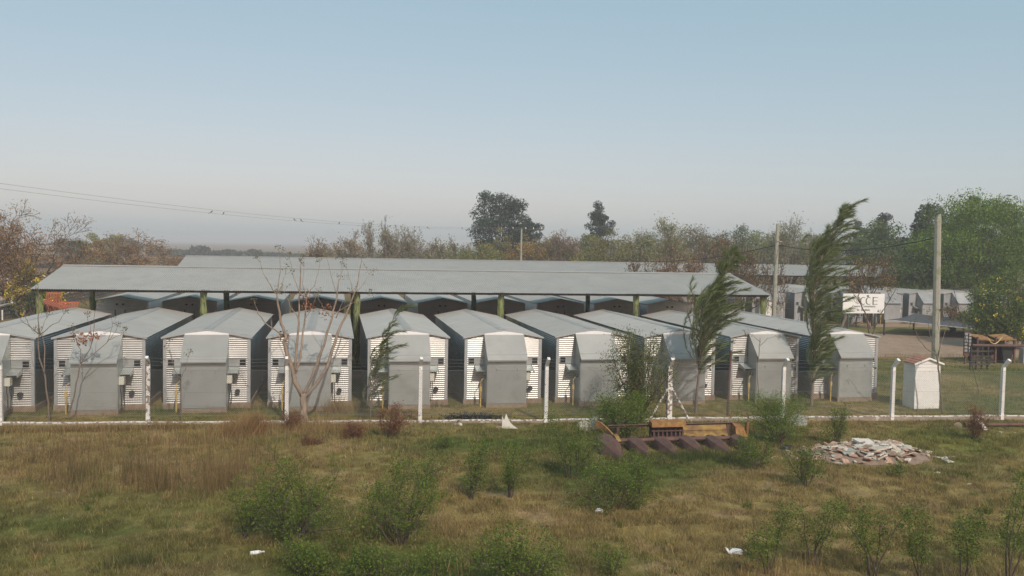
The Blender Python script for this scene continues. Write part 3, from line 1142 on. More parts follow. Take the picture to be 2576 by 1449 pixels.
# ------------------------------------------------------------------ boundary fence
fence = empty('boundary_fence', (0, 0, 0))
xs0, xs1 = -16.0, 32.0
m = MB()
nseg = 60
for i in range(nseg):
    a = xs0 + (xs1 - xs0) * i / nseg
    b = xs0 + (xs1 - xs0) * (i + 1) / nseg
    za, zb = [0.075 + 0.075 * float(sstep(4, 18, np.float64(v))) + 0.012 * math.sin(v * 1.7) for v in (a, b)]
    m.hexa([(a, fence_y(a) - .05, -.1), (b, fence_y(b) - .05, -.1), (b, fence_y(b) + .05, -.1), (a, fence_y(a) + .05, -.1)],
           [(a, fence_y(a) - .05, za), (b, fence_y(b) - .05, zb), (b, fence_y(b) + .05, zb), (a, fence_y(a) + .05, za)])
base = m.build('base_wall', MAT['kerb'], fence)
m = MB()
for i in range(nseg):
    a = xs0 + (xs1 - xs0) * i / nseg
    b = xs0 + (xs1 - xs0) * (i + 1) / nseg
    za, zb = [0.075 + 0.075 * float(sstep(4, 18, np.float64(v))) + 0.012 * math.sin(v * 1.7) for v in (a, b)]
    m.hexa([(a, fence_y(a) - .056, za - .01), (b, fence_y(b) - .056, zb - .01), (b, fence_y(b) + .056, zb - .02), (a, fence_y(a) + .056, za - .02)],
           [(a, fence_y(a) - .054, za + .02), (b, fence_y(b) - .054, zb + .02), (b, fence_y(b) + .054, zb + .02), (a, fence_y(a) + .054, za + .02)])
m.build('coping', MAT['white_worn'], base)
POSTX = [-14.7, -10.38, -5.9, -1.52, 2.84, 7.1, 11.42, 15.53, 19.62, 23.85, 28.1]
rp = random.Random(11)
for i, px in enumerate(POSTX):
    y = fence_y(px)
    w = .062 if i != 6 else .085
    lx = rp.uniform(-.02, .02)
    m = MB()
    z1 = 1.93
    m.hexa([(px - w, y - w, -.15), (px + w, y - w, -.15), (px + w, y + w, -.15), (px - w, y + w, -.15)],
           [(px - w * .9 + lx, y - w * .9, z1), (px + w * .9 + lx, y - w * .9, z1), (px + w * .9 + lx, y + w * .9, z1), (px - w * .9 + lx, y + w * .9, z1)])
    m.hexa([(px - w * .9 + lx, y - w * .9, z1), (px + w * .9 + lx, y - w * .9, z1), (px + w * .9 + lx, y + w * .9, z1), (px - w * .9 + lx, y + w * .9, z1)],
           [(px - w * .75 + lx, y - .33, z1 + .26), (px + w * .75 + lx, y - .33, z1 + .26), (px + w * .75 + lx, y - .22, z1 + .33), (px - w * .75 + lx, y - .22, z1 + .33)])
    po = m.build('post', MAT['white_worn'] if i in (2, 6) else MAT['white'], fence)
    if i == 6:
        for sg in (-1, 1):
            b = MB()
            b.tube([(px + sg * .02, y - .03, 1.25), (px + sg * .75, y + FENCE_B * sg * .7 - .03, .0)], .038, 6)
            b.build('brace', MAT['white_worn'], po)
# barbed strands and chain link
m = MB()
for (dy, z) in ((-.27, 2.20), (-.17, 2.08), (-.09, 1.95)):
    for i in range(len(POSTX) - 1):
        a, b = POSTX[i], POSTX[i + 1]
        pts = [(a + (b - a) * t, fence_y(a + (b - a) * t) + dy, z - .05 * math.sin(math.pi * t)) for t in (0, .25, .5, .75, 1)]
        m.tube(pts, .0035, 3, False)
for z in (0.30, 1.05, 1.78):
    m.tube([(x, fence_y(x) - .06, z) for x in POSTX], .003, 3, False)
m.build('wire', MAT['wire'], fence)
m = MB()
zb, zt = 0.26, 1.80
x = POSTX[0] - 2
while x < POSTX[-1]:
    for sg in (1, -1):
        a = x if sg > 0 else x + (zt - zb)
        b = a + sg * (zt - zb)
        p0 = (a, fence_y(a) - .066, zb)
        p1 = (b, fence_y(b) - .066, zt)
        m.tube([p0, p1], .0022, 3, False)
    x += 0.075
o = m.build('chain_link', MAT['wire'], fence)
o['kind'] = 'stuff'
tag(fence, 'white bent-top concrete posts with wire mesh on a low white-topped wall', 'fence')

# ------------------------------------------------------------------ white brick cabinet
cab = empty('meter_cabinet', (22.5, 30.4, 0))
m = MB()
rows = 14
for i in range(rows):      # slightly uneven brick courses
    z0 = -0.05 + 1.79 * i / rows
    z1 = -0.05 + 1.79 * (i + 1) / rows - 0.006
    j = 0.004 * (i % 2)
    m.box(-.54 - j, .54 + j, -j, .72 + j, z0, z1)
m.box(-.535, .535, .005, .715, -.05, 1.735)
body = m.build('body', MAT['white_wall'], cab)
m = MB()
for s in (0, 1):
    yy = -.001 if s == 0 else .721
    tri_ = [(-.54, yy, 1.74), (.54, yy, 1.74), (0, yy, 1.95)]
    m.poly(tri_ if s == 0 else tri_[::-1])
m.build('gable', MAT['white_wall'], cab)
m = MB()
for sg in (-1, 1):
    ntile = 5
    for r in range(4):
        for c in range(ntile):
            ya, yb_ = -.06 + .84 * c / ntile, -.06 + .84 * (c + 1) / ntile - .008
            xa, xb = sg * .62 * (1 - r / 4), sg * .62 * (1 - (r + 1) / 4) * .98
            za, zb_ = 1.735 + .235 * r / 4, 1.735 + .235 * (r + 1) / 4
            pts = [(xa, ya, za + .02), (xb, ya, zb_ + .012), (xb, yb_, zb_ + .012), (xa, yb_, za + .02)]
            if sg > 0:
                pts = pts[::-1]
            m.slab(*pts[::-1], .022)
rt = m.build('roof', MAT['tile'], cab)
m = MB()
for sg in (-1, 1):
    m.hexa([(0, -.10, 1.93), (sg * .64, -.10, 1.70), (sg * .64, -.045, 1.70), (0, -.045, 1.93)],
           [(0, -.10, 1.995), (sg * .64, -.10, 1.765), (sg * .64, -.045, 1.765), (0, -.045, 1.995)])
m.build('gable_rim', MAT['white_wall'], rt)
tag(cab, 'small white brick cabinet with a red tiled gable roof', 'cabinet')


cab2 = copy_tree(cab)
q = at(1928, 790, 65.6)
cab2.location = (float(q[0]), 65.6, 0)
cab2.scale = (1.1, 1.1, 1.1)
tag(cab2, 'white brick cabinet before the dull grey sheds across the yard', 'cabinet')

# ------------------------------------------------------------------ poles and wires
def pole(name, label, base, top, r0, r1, mat='concrete', square=False):
    root = empty(name, base)
    m = MB()
    d = np.array(top) - np.array(base)
    m.tube([(0, 0, -.3), tuple(d * .5), tuple(d)], [r0, (r0 + r1) / 2, r1], 8)
    m.build('shaft', MAT[mat], root)
    return root


p1 = pole('utility_pole', '', (24.95, 33.2, 0), (24.75, 33.2, 7.5), .17, .13)
m = MB()
m.hexa([(-.33, -.09, 7.35), (-.08, -.09, 7.35), (-.08, .09, 7.35), (-.33, .09, 7.35)], [(-.22, -.05, 7.62), (-.10, -.05, 7.66), (-.10, .05, 7.66), (-.22, .05, 7.62)])
m.build('cap', MAT['concrete'], p1)
tag(p1, 'tall grey concrete pole standing beside the white cabinet', 'pole')
q = at(1957, 563, 46)
p2 = pole('utility_pole', '', (q[0] - .12, 46, 0), (q[0], 46, q[2]), .14, .10)
m = MB()
m.tube([(.02, -.12, q[2] - .95), (.35, -.12, q[2] - 1.0)], .03, 6)
m.build('bracket', MAT['concrete'], p2)
tag(p2, 'slender concrete pole rising at the end of the first shelter roof', 'pole')
pa = at(1312, 577, 100)
p3 = pole('power_pole', '', (pa[0], 100, 0), (pa[0], 100, pa[2] + .1), .14, .10)
m = MB()
m.box(-1.1, 2.5, -.06, .06, pa[2] - .08, pa[2] + .06)
m.build('crossarm', MAT['wood_dark'], p3)
for sx in (-1.0, .5, 1.4, 2.35):
    c = MB()
    c.tube([(sx, 0, pa[2] + .05), (sx, 0, pa[2] + .25)], .05, 8)
    c.build('insulator', MAT['white'], p3)
tag(p3, 'far power pole with a wide crossarm among the trees', 'pole')
for (px, Y, ytop) in ((2176, 95, 620), (2138, 92, 650)):
    q = at(px, ytop, Y)
    o = pole('fence_pole', '', (q[0], Y, 0), (q[0], Y, q[2]), .12, .10)
    tag(o, 'pale pole rising behind the far shelter roof, topmost' if ytop == 620 else 'shorter pale pole rising behind the far shelter roof', 'pole')


def wire(name, label, a, b, sag, r, group=None):
    a, b = np.array(a), np.array(b)
    pts = []
    for i in range(33):
        t = i / 32
        p = a + (b - a) * t
        p[2] -= 4 * sag * t * (1 - t)
        pts.append(p)
    m = MB()
    m.tube(pts, r, 4, False)
    o = m.build(name, MAT['wire'] if name == 'power_line' else MAT['cable'])
    return tag(o, label, 'wire', group), pts


wl = at(-260, 425, 40)
wl2 = at(-260, 440, 42)
pw1, pts1 = wire('power_line', 'upper overhead power line sloping down to the far power pole', (wl[0], 40, wl[2]), (pa[0] - 1.0, 100, pa[2] + .25), .85, .0065)
pw2, pts2 = wire('power_line', 'lower overhead power line with birds perched along it', (wl2[0], 42, wl2[2]), (pa[0] + .5, 100, pa[2] + .25), .95, .0065)


def bird(p, k):
    m = MB()
    m.tube([(-.10, 0, .02), (-.05, 0, .05), (0, 0, .085), (.05, 0, .13), (.08, 0, .17), (.11, 0, .185), (.15, 0, .18)], [.012, .025, .055, .05, .032, .035, .006], 7)
    m.tube([(-.26, 0, -.06), (-.10, 0, .03)], [.02, .018], 4)
    for sy in (-.02, .02):
        m.tube([(.0, sy, .05), (.0, sy, -.015)], .006, 4)
    o = m.build('bird', MAT['bark_dark'])
    o.location = [float(c) for c in p]
    o.rotation_euler = (0, 0, k)
    o.scale = (.7, .7, .7)
    tag(o, 'small dark bird perched on the lower power line', 'bird', 'birds on the power line')


for i, t in enumerate((8.6, 9.1, 12.4, 12.75, 14.9, 18.3, 20.2, 21.3, 24.5)):
    a = int(t)
    p = np.array(pts2[a]) * (1 - (t - a)) + np.array(pts2[a + 1]) * (t - a)
    bird(p + np.array([0, 0, .02]), i * 1.3)
q1 = at(1956, 616, 46)
q2 = at(1560, 652, 75)
wire('service_cable', 'black service cable from the slender pole towards the trees', (q1[0], 46, q1[2]), (q2[0], 75, q2[2]), .5, .025)
q3 = at(2366, 595, 33.2)
q4 = at(1957, 616, 46)
wire('service_cable', 'black service cable sagging between the two concrete poles', (q3[0], 33.2, q3[2]), (q4[0], 46, q4[2]), .45, .022)
g1 = at(2372, 615, 33.1)
wire('guy_wire', 'thin guy wire slanting down from the concrete pole by the cabinet', (g1[0], 33.1, g1[2]), (27.4, 33.6, 0), 0.0, .012)

# ------------------------------------------------------------------ sign
sg = empty('sign_board', (40.72, 63.0, 0))
MB().box(-1.8, 1.8, 0, .05, 1.22, 2.76).build('panel', MAT['signwhite'], sg)
for sx in (-1.25, 1.1):
    MB().box(sx - .06, sx + .06, .052, .17, -.1, 2.5).build('leg', MAT['post_green'], sg)
for a, b in (((-1.75, .22, -.05), (-1.0, .22, 1.4)), ((.85, .22, -.05), (.05, .22, 1.4))):
    m = MB()
    m.tube([a, tuple((np.array(a) + np.array(b)) / 2 + np.array([-.05, 0, .1])), b], .10, 7)
    m.build('prop', MAT['bark'], sg)


def text(body, size, x, z, parent, mat='signink', bold=.0):
    cu = bpy.data.curves.new('lettering', 'FONT')
    cu.body = body
    cu.size = size
    cu.align_x = 'CENTER'
    cu.offset = bold
    cu.extrude = .002
    tmp = bpy.data.objects.new('lettering_curve', cu)
    COL.objects.link(tmp)
    dg = bpy.context.evaluated_depsgraph_get()
    me = bpy.data.meshes.new_from_object(tmp.evaluated_get(dg))
    bpy.data.objects.remove(tmp)
    me.materials.clear()
    me.materials.append(MAT[mat])
    o = bpy.data.objects.new('lettering', me)
    o['kind'] = 'stuff'
    COL.objects.link(o)
    o.parent = parent
    o.location = (x, -.006, z)
    o.rotation_euler = (math.pi / 2, 0, 0)
    return o


def stroke(pts, w, name, parent, mat='signink', y=-.006):
    m = MB()
    P = [np.array(p, float) for p in pts]
    for i in range(len(P) - 1):
        d = P[i + 1] - P[i]
        d = d / (np.linalg.norm(d) + 1e-9)
        nn = np.array([-d[1], d[0]]) * w / 2
        e = d * w * .3
        a, b, c, d_ = P[i] - nn - e, P[i + 1] - nn + e, P[i + 1] + nn + e, P[i] + nn - e
        m.quad((a[0], y - .0004 * i, a[1]), (b[0], y - .0004 * i, b[1]), (c[0], y - .0004 * i, c[1]), (d_[0], y - .0004 * i, d_[1]))
    return m.build(name, MAT[mat], parent)


# big letters drawn as strokes with a heavy left side, like the wide capitals on the board
def big_c(cx, cz, r):
    m = MB()
    n = 22
    for i in range(n):
        a0 = math.radians(52 + 256 * i / n)
        a1 = math.radians(52 + 256 * (i + 1) / n)
        w0 = .035 + .055 * max(0, -math.cos(a0))
        w1 = .035 + .055 * max(0, -math.cos(a1))
        o = [(cx + r * math.cos(a), cz + r * 1.12 * math.sin(a)) for a in (a0, a1)]
        q = [(cx + (r - w) * math.cos(a), cz + (r - w) * 1.12 * math.sin(a)) for a, w in ((a0, w0), (a1, w1))]
        m.quad((o[0][0], -.006, o[0][1]), (q[0][0], -.006, q[0][1]), (q[1][0], -.006, q[1][1]), (o[1][0], -.006, o[1][1]))
    m.build('lettering', MAT['signink'], sg)


big_c(-.06, 2.20, .27)
big_c(.42, 2.20, .27)
stroke([(.80, 1.92), (.80, 2.48)], .09, 'lettering', sg)
for z, L in ((2.465, 1.20), (2.20, 1.17), (1.935, 1.18)):
    stroke([(.84, z), (L, z)], .035, 'lettering', sg, y=-.0075)
text('Centro  Comunitario', .23, .02, 1.70, sg, bold=.004)
text('de  Estufado', .23, -.02, 1.42, sg, bold=.004)
MB().box(.24, .42, -.010, -.001, 2.52, 2.64).build('emblem', MAT['signink'], sg)
# leaf emblem left of the letters
m = MB()
m.poly([(-.50, -.003, 2.02), (-.30, -.003, 2.25), (-.38, -.003, 2.56), (-.55, -.003, 2.42), (-.60, -.003, 2.22)])
m.build('emblem', MAT['signtan'], sg)


def emblem(cx, cz, s):
    def T(pts):
        return [(cx + x * s, cz + z * s) for x, z in pts]
    w = .032 * max(s, .5)
    stroke(T([(0, 0), (-.22, .12), (-.36, .28), (-.40, .48)]), w, 'emblem', sg)
    stroke(T([(0, 0), (.14, .14), (.22, .28)]), w, 'emblem', sg, y=-.008)
    stroke(T([(-.08, .06), (-.15, .30), (-.06, .48), (.02, .62)]), w, 'emblem', sg, y=-.009)
    stroke(T([(.02, .18), (.12, .34), (.20, .42)]), w, 'emblem', sg, y=-.010)
    stroke(T([(.05, .36), (.14, .52)]), w, 'emblem', sg, y=-.011)
    stroke(T([(-.24, .36), (-.28, .46)]), w, 'emblem', sg, y=-.012)


emblem(-.50, 1.96, 1.0)
emblem(1.46, 1.28, .42)
for x in (1.22, 1.60):
    MB().box(x, x + .10, -.010, -.001, 1.32, 1.42).build('emblem', MAT['signink'], sg)
    MB().box(x, x + .11, -.010, -.001, 1.47, 1.50).build('emblem', MAT['signink'], sg)
tag(sg, 'white sign board with CCE lettering on green posts at the dirt yard', 'sign')

# ------------------------------------------------------------------ stone boundary wall and red implement (left, beyond the shelter)
wl_ = empty('stone_wall', (-23.6, 62, 0))
rs = random.Random(21)
m = MB()
m.box(-.14, .14, 0, 42, -.1, .93)
m.build('core', MAT['stone_wall'], wl_)
me_s = []
for v in range(6):
    s = MB()
    w_, h_ = rs.uniform(.30, .45), rs.uniform(.22, .30)
    s.hexa([(0, -w_ / 2, -h_ / 2), (.06, -w_ / 2 + .03, -h_ / 2 + .03), (.06, w_ / 2 - .03, -h_ / 2 + .03), (0, w_ / 2, -h_ / 2)],
           [(0, -w_ / 2, h_ / 2), (.06, -w_ / 2 + .03, h_ / 2 - .03), (.06, w_ / 2 - .03, h_ / 2 - .03), (0, w_ / 2, h_ / 2)])
    o = s.build('stone', MAT['stone_wall'], wl_)
    me_s.append(o.data)
    o.location = (.135, .4 + v * .5, .15)
k = 6
for r in range(3):
    y = .2 + .25 * (r % 2) + (3.0 if r == 0 else 0)
    while y < 41 and k < 290:
        o = bpy.data.objects.new('stone', me_s[k % 6])
        COL.objects.link(o)
        o.parent = wl_
        o.location = (.135, y, .15 + .29 * r)
        k += 1
        y += .46
m = MB()
m.box(-.2, .2, 0, 42, .932, 1.04)
m.build('coping', MAT['stone_cap'], wl_)
for (y, dz) in ((10.2, 0), (18.5, 0), (26.5, 0), (33.5, 0), (38, 0)):
    m = MB()
    m.box(-.07, .07, y - .07, y + .07, 1.041, 2.55)
    m.hexa([(-.07, y - .07, 2.55), (.07, y - .07, 2.55), (.07, y + .07, 2.55), (-.07, y + .07, 2.55)],
           [(-.40, y - .06, 2.86), (-.28, y - .06, 2.90), (-.28, y + .06, 2.90), (-.40, y + .06, 2.86)])
    m.build('post', MAT['white'], wl_)
for y in (3.5, 7.5, 12.0):
    MB().box(.205, .29, y - .05, y + .05, -.05, .72).build('stake', MAT['white'], wl_)
tag(wl_, 'low dark stone wall with pale coping and white posts beyond the shelter', 'wall')

red = empty('slatted_implement', (-17.3, 61.0, 0))
red.scale = (.7, 1.0, 1.25)
q = [at(140, 785, 57), at(275, 765, 57)]
m = MB()
m.box(-1.5, 2.6, -.06, .06, .55, .66)
m.box(-1.5, 2.6, 1.1, 1.22, .55, .66)
m.build('frame', MAT['red_paint'], red)
for sx in (-1.2, 2.3):
    m = MB()
    m.tube([(sx, .0, .34), (sx, .12, .34)], .38, 16)
    m.build('wheel', MAT['black'], red)
m = MB()
for i in range(10):
    x = -1.4 + i * .135
    m.box(x, x + .05, 1.22, 1.26, .66, 1.95)
m.box(-1.42, -.12, 1.262, 1.30, 1.25, 1.32)
m.box(-1.42, -.12, 1.262, 1.30, 1.86, 1.93)
m.build('slat_gate', MAT['red_paint'], red)
m = MB()
for i in range(13):
    t0, t1 = i / 13, (i + .55) / 13
    a, b = np.array([-1.4, .0, 1.50]), np.array([.95, .0, 1.10])
    p, q_ = a + (b - a) * t0, a + (b - a) * t1
    m.slab((p[0], .0, p[2]), (q_[0], .0, q_[2]), (q_[0], 1.1, q_[2] + .1), (p[0], 1.1, p[2] + .1), .04)
m.build('slat_bed', MAT['red_paint'], red)
m = MB()
for i in range(12):
    x = .2 + i * .14
    m.box(x, x + .055, -.10, -.062, .64, 1.52)
m.box(.18, 1.86, -.062, -.03, 1.45, 1.53)
m.build('slat_side', MAT['red_paint'], red)
tag(red, 'red slatted farm implement parked beside the stone wall', 'implement')

# ------------------------------------------------------------------ rusty corn header
hd = empty('corn_header', (8.0, 23.9, 0))


def snout(x, y0, w, L, h, mat='rust'):
    m = MB()
    tip = (x + .06, y0 - .05, .05)
    yb = y0 + L
    A = [(x - w, yb, .06), (x + w, yb, .06), (x + w * .8, yb, h * .82), (x, yb + .04, h), (x - w * .8, yb, h * .82)]
    B = [(x - w * .9, y0 + L * .5, .04), (x + w * .95, y0 + L * .48, .04), (x + w * .62 + .02, y0 + L * .5, h * .66), (x + .02, y0 + L * .42, h * .84), (x - w * .58, y0 + L * .5, h * .64)]
    n = 5
    for i in range(n):
        j = (i + 1) % n
        m.quad(A[i], A[j], B[j], B[i])
        m.tri(B[i], B[j], tip)
    m.poly(A[::-1])
    return m.build('snout', MAT[mat], hd)


snout(-.10, -.18, .36, 1.35, .50)
for i in range(1, 6):
    snout(.02 + .82 * i, .02 + .05 * (i % 2), .25, 1.22, .36)
m = MB()      # trough: sloping floor, back sheet with a rolled lip
m.hexa([(2.62, 1.62, .16), (4.05, 1.62, .16), (4.05, 1.66, .16), (2.62, 1.66, .16)], [(2.62, 1.86, .37), (4.05, 1.86, .37), (4.05, 1.90, .37), (2.62, 1.90, .37)])
m.hexa([(2.62, 1.84, .385), (4.05, 1.84, .385), (4.05, 1.95, .385), (2.62, 1.95, .385)], [(2.62, 1.90, .53), (4.05, 1.90, .53), (4.05, 1.95, .53), (2.62, 1.95, .53)])
m.build('trough', MAT['old_yellow'], hd)
m = MB()
m.poly([(2.62, 1.58, .24), (2.98, 1.56, .30), (2.62, 1.60, .36)])
m.poly([(2.62, 1.60, .36), (2.98, 1.58, .30), (2.62, 1.60, .24)])
m.build('divider_point', MAT['old_yellow'], hd)
for i in range(3):
    m = MB()
    m.tube([(2.85 + i * .5, 1.60, .19), (2.85 + i * .5, 1.66, .19)], .085, 10)
    m.build('roller_port', MAT['black'], hd)
m = MB()
m.box(.3, 4.4, 1.97, 2.05, .50, .57)
m.tube([(.2, 1.93, .575), (4.55, 1.93, .585)], .022, 6)
m.build('top_beam', MAT['rust'], hd)
m = MB()
m.hexa([(1.50, 1.58, .56), (2.60, 1.58, .56), (2.64, 1.94, .59), (1.54, 1.94, .59)], [(1.50, 1.60, .69), (2.60, 1.60, .69), (2.62, 1.92, .73), (1.52, 1.92, .73)])
m.build('cover', MAT['rust_orange'], hd)
MB().box(1.52, 2.58, 1.80, 1.88, .12, .555).build('auger_housing', MAT['black'], hd)
for i in range(7):
    b_ = MB()
    b_.box(1.60 + i * .14, 1.645 + i * .14, 1.72, 1.76, .08, .46)
    b_.build('grid_bar', MAT['rust'], hd)
m = MB()
m.box(1.54, 2.58, 1.70, 1.715, .20, .25)
m.box(1.54, 2.58, 1.70, 1.715, .40, .44)
m.build('grid_rail', MAT['rust'], hd)
m = MB()
m.tube([(.4, 1.50, .20), (4.3, 1.50, .20)], .07, 9)
m.build('auger', MAT['rust'], hd)
m = MB()      # curved end plate on the bush side
P0 = [(-.12, 2.0, .72), (-.02, 1.85, .70), (.10, 1.55, .58), (.16, 1.25, .48), (.20, 1.0, .40)]
for i in range(4):
    a_, b_ = P0[i], P0[i + 1]
    m.hexa([(a_[0] - .05, a_[1], a_[2] - .22), (b_[0] - .05, b_[1], b_[2] - .20), (b_[0], b_[1], b_[2] - .20), (a_[0], a_[1], a_[2] - .22)],
           [(a_[0] - .05, a_[1], a_[2]), (b_[0] - .05, b_[1], b_[2]), (b_[0], b_[1], b_[2]), (a_[0], a_[1], a_[2])])
m.build('end_plate', MAT['rust_orange'], hd)
m = MB()
m.hexa([(.14, .78, .34), (.26, .78, .34), (.26, 1.05, .40), (.14, 1.05, .40)], [(.10, .86, .46), (.22, .86, .46), (.22, 1.10, .50), (.10, 1.10, .50)])
m.build('latch_plate', MAT['old_yellow'], hd)
m = MB()
m.hexa([(4.22, 1.45, .05), (4.62, 1.45, .05), (4.62, 1.95, .05), (4.22, 1.95, .05)], [(4.26, 1.65, .50), (4.56, 1.65, .46), (4.56, 1.95, .54), (4.26, 1.95, .60)])
m.box(4.66, 4.73, 1.7, 1.82, .05, .62)
m.build('end_plate', MAT['rust_orange'], hd)
for sx in (.5, 2.2, 4.1):
    MB().box(sx, sx + .1, 1.96, 2.1, -.05, .50).build('stand', MAT['rust'], hd)
tag(hd, 'rusty corn harvester header with maroon snouts and yellow trough', 'farm machine')
# ------------------------------------------------------------------ stone slab pile
rb = empty('rubble_pile', (15.55, 23.5, 0))
rr = random.Random(31)
variants = []
for v in range(14):
    m = MB()
    n = rr.randint(4, 6)
    L = rr.uniform(.5, 1.0)
    pts = []
    for i in range(n):
        a = 6.283 * i / n + rr.uniform(-.35, .35)
        pts.append((math.cos(a) * L * rr.uniform(.4, .6), math.sin(a) * rr.uniform(.28, .48)))
    t = rr.uniform(.05, .11)
    m.poly([(x, y, t) for x, y in pts])
    m.poly([(x * 1.02, y * 1.02, 0) for x, y in pts[::-1]])
    for i in range(n):
        j = (i + 1) % n
        a, b = pts[i], pts[j]
        m.quad((a[0] * 1.02, a[1] * 1.02, 0), (b[0] * 1.02, b[1] * 1.02, 0), (b[0], b[1], t), (a[0], a[1], t))
    me = bpy.data.meshes.new('slab')
    me.from_pydata(m.v, [], m.f)
    me.materials.append(SLABM[0])
    variants.append(me)


def pile_z(x, y):
    r = (x / 2.05) ** 2 + (y / 1.25) ** 2
    return max(0.0, .36 * (1 - r) * (.8 + .5 * float(vnoise(np.array(x * 1.3 + 9), np.array(y * 1.3 + 4))))) if r < 1 else 0.0


core = MB()
G = 24
ids = {}
for i in range(G + 1):
    for j in range(G + 1):
        x, y = -2.5 + 5 * i / G, -1.5 + 3 * j / G
        ids[i, j] = len(core.v)
        core.v.append((x, y, pile_z(x, y) * .9 - .03))
for i in range(G):
    for j in range(G):
        core.f.append((ids[i, j], ids[i + 1, j], ids[i + 1, j + 1], ids[i, j + 1]))
core.build('rubble_core', SLABM[4], rb)
for k in range(285):
    while True:
        x, y = rr.gauss(0, 1.1), rr.gauss(0, .65)
        if (x / 2.6) ** 2 + (y / 1.5) ** 2 < 1:
            break
    o = bpy.data.objects.new('slab', variants[k % 14])
    COL.objects.link(o)
    o.parent = rb
    s = rr.choice((.14, .19, .25, .33, .42)) * rr.uniform(.8, 1.25)
    if k < 14:
        s = rr.uniform(.5, .8)
    o.scale = (s, s, s * rr.uniform(.6, 1.0))
    z = pile_z(x, y)
    e = .1
    gx_ = (pile_z(x + e, y) - pile_z(x - e, y)) / (2 * e)
    gy_ = (pile_z(x, y + e) - pile_z(x, y - e)) / (2 * e)
    o.location = (x, y, z * .92 - .02 + rr.uniform(0, .04))
    o.rotation_euler = (gy_ * .9 + rr.uniform(-.3, .3), -gx_ * .9 + rr.uniform(-.3, .3), rr.uniform(0, 6.28))
    o.material_slots[0].link = 'OBJECT'
    o.material_slots[0].material = rr.choices(SLABM, (4.5, 5, 3.4, .8, 2.4))[0]
tag(rb, 'heap of broken cream and salmon stone slabs on the grass', 'rubble')
rb2 = empty('rubble_patch', (22.6, 25.4, 0))
for k in range(60):
    o = bpy.data.objects.new('slab', variants[k % 14])
    COL.objects.link(o)
    o.parent = rb2
    s = rr.uniform(.08, .26)
    o.scale = (s, s, s * .6)
    o.location = (rr.gauss(0, .8), rr.gauss(0, .55), -.005)
    o.rotation_euler = (rr.uniform(-.25, .25), rr.uniform(-.25, .25), rr.uniform(0, 6.28))
    o.material_slots[0].link = 'OBJECT'
    o.material_slots[0].material = rr.choices(SLABM, (5, 2, 4, 1, 1))[0]
tag(rb2, 'scatter of small pale broken stones beside the rusty pipe', 'rubble')


# loose stones and litter
def stone(px, py, s, label, mat, hgt=.6, seed=0):
    rng = np.random.default_rng(seed + 100)
    c = gnd(px, py)
    m = MB()
    n = 7
    lv = [(0, 1.0), (.45, 1.05), (.85, .8), (1.0, .45)]
    ang = np.sort(rng.uniform(0, 6.283, n))
    rad = rng.uniform(.75, 1.15, n)
    rings = []
    for (h, k) in lv:
        b = len(m.v)
        for a, r in zip(ang, rad):
            m.v.append((math.cos(a) * r * k * s + rng.normal() * .05 * s, math.sin(a) * r * k * s * .8, h * hgt * s * 1.6 - .03 + rng.normal() * .04 * s))
        rings.append(b)
    for i in range(3):
        for j in range(n):
            j2 = (j + 1) % n
            m.f.append((rings[i] + j, rings[i] + j2, rings[i + 1] + j2, rings[i + 1] + j))
    m.f.append(tuple(rings[-1] + j for j in range(n)))
    o = m.build('stone_block', mat)
    o.location = (c[0], c[1], 0)
    return tag(o, label, 'stone')


stone(1470, 1080, .26, 'pale limestone block lying next to the corn header, the larger one', SLABM[0], .75, 1)
stone(1497, 1078, .22, 'whitish upright limestone block touching the larger pale block', SLABM[2], 1.2, 2)
stone(1143, 1069, .11, 'small cream stone lying against the fence base wall', SLABM[0], .5, 3)
stone(1157, 1069, .12, 'small cream stone beside another at the fence base wall', SLABM[0], .5, 4)
stone(1255, 1078, .15, 'low brownish stone beside the jagged white board', SLABM[4], .5, 5)
stone(2005, 1072, .30, 'grey flat stone half hidden by the bright green bush', SLABM[3], .9, 6)
stone(2480 - 500, 1130, .22, 'dark lump on the grass by the rubble heap', MAT['black'], .45, 7)
stone(2360, 1190, .12, 'tiny pale stone lying before the rubble heap', SLABM[2], .3, 8)
stone(2270, 1233, .07, 'tiny pale chip on the brown grass', SLABM[2], .3, 9)
stone(2440, 1217, .09, 'flat white chip on the brown grass', SLABM[2], .3, 10)
stone(2408, 1072, .15, 'orange brick lump at the foot of the base wall', MAT['brick'], .7, 12)
c = gnd(1283, 1078)
m = MB()
prof = [(-.28, 0), (-.25, .44), (-.19, .30), (-.12, .52), (-.05, .36), (.02, .22), (.12, .12), (.30, .0)]
m.poly([(x, 0, z - .03) for x, z in prof])
m.poly([(x, .035, z - .03) for x, z in prof[::-1]])
for i in range(len(prof)):
    a, b = prof[i], prof[(i + 1) % len(prof)]
    m.quad((b[0], 0, b[1] - .03), (a[0], 0, a[1] - .03), (a[0], .035, a[1] - .03), (b[0], .035, b[1] - .03))
o = m.build('broken_board', SLABM[2])
o.location = (c[0], c[1], 0)
o.rotation_euler = (-.15, 0, .1)
tag(o, 'jagged broken white board leaning up beside the fence', 'board')
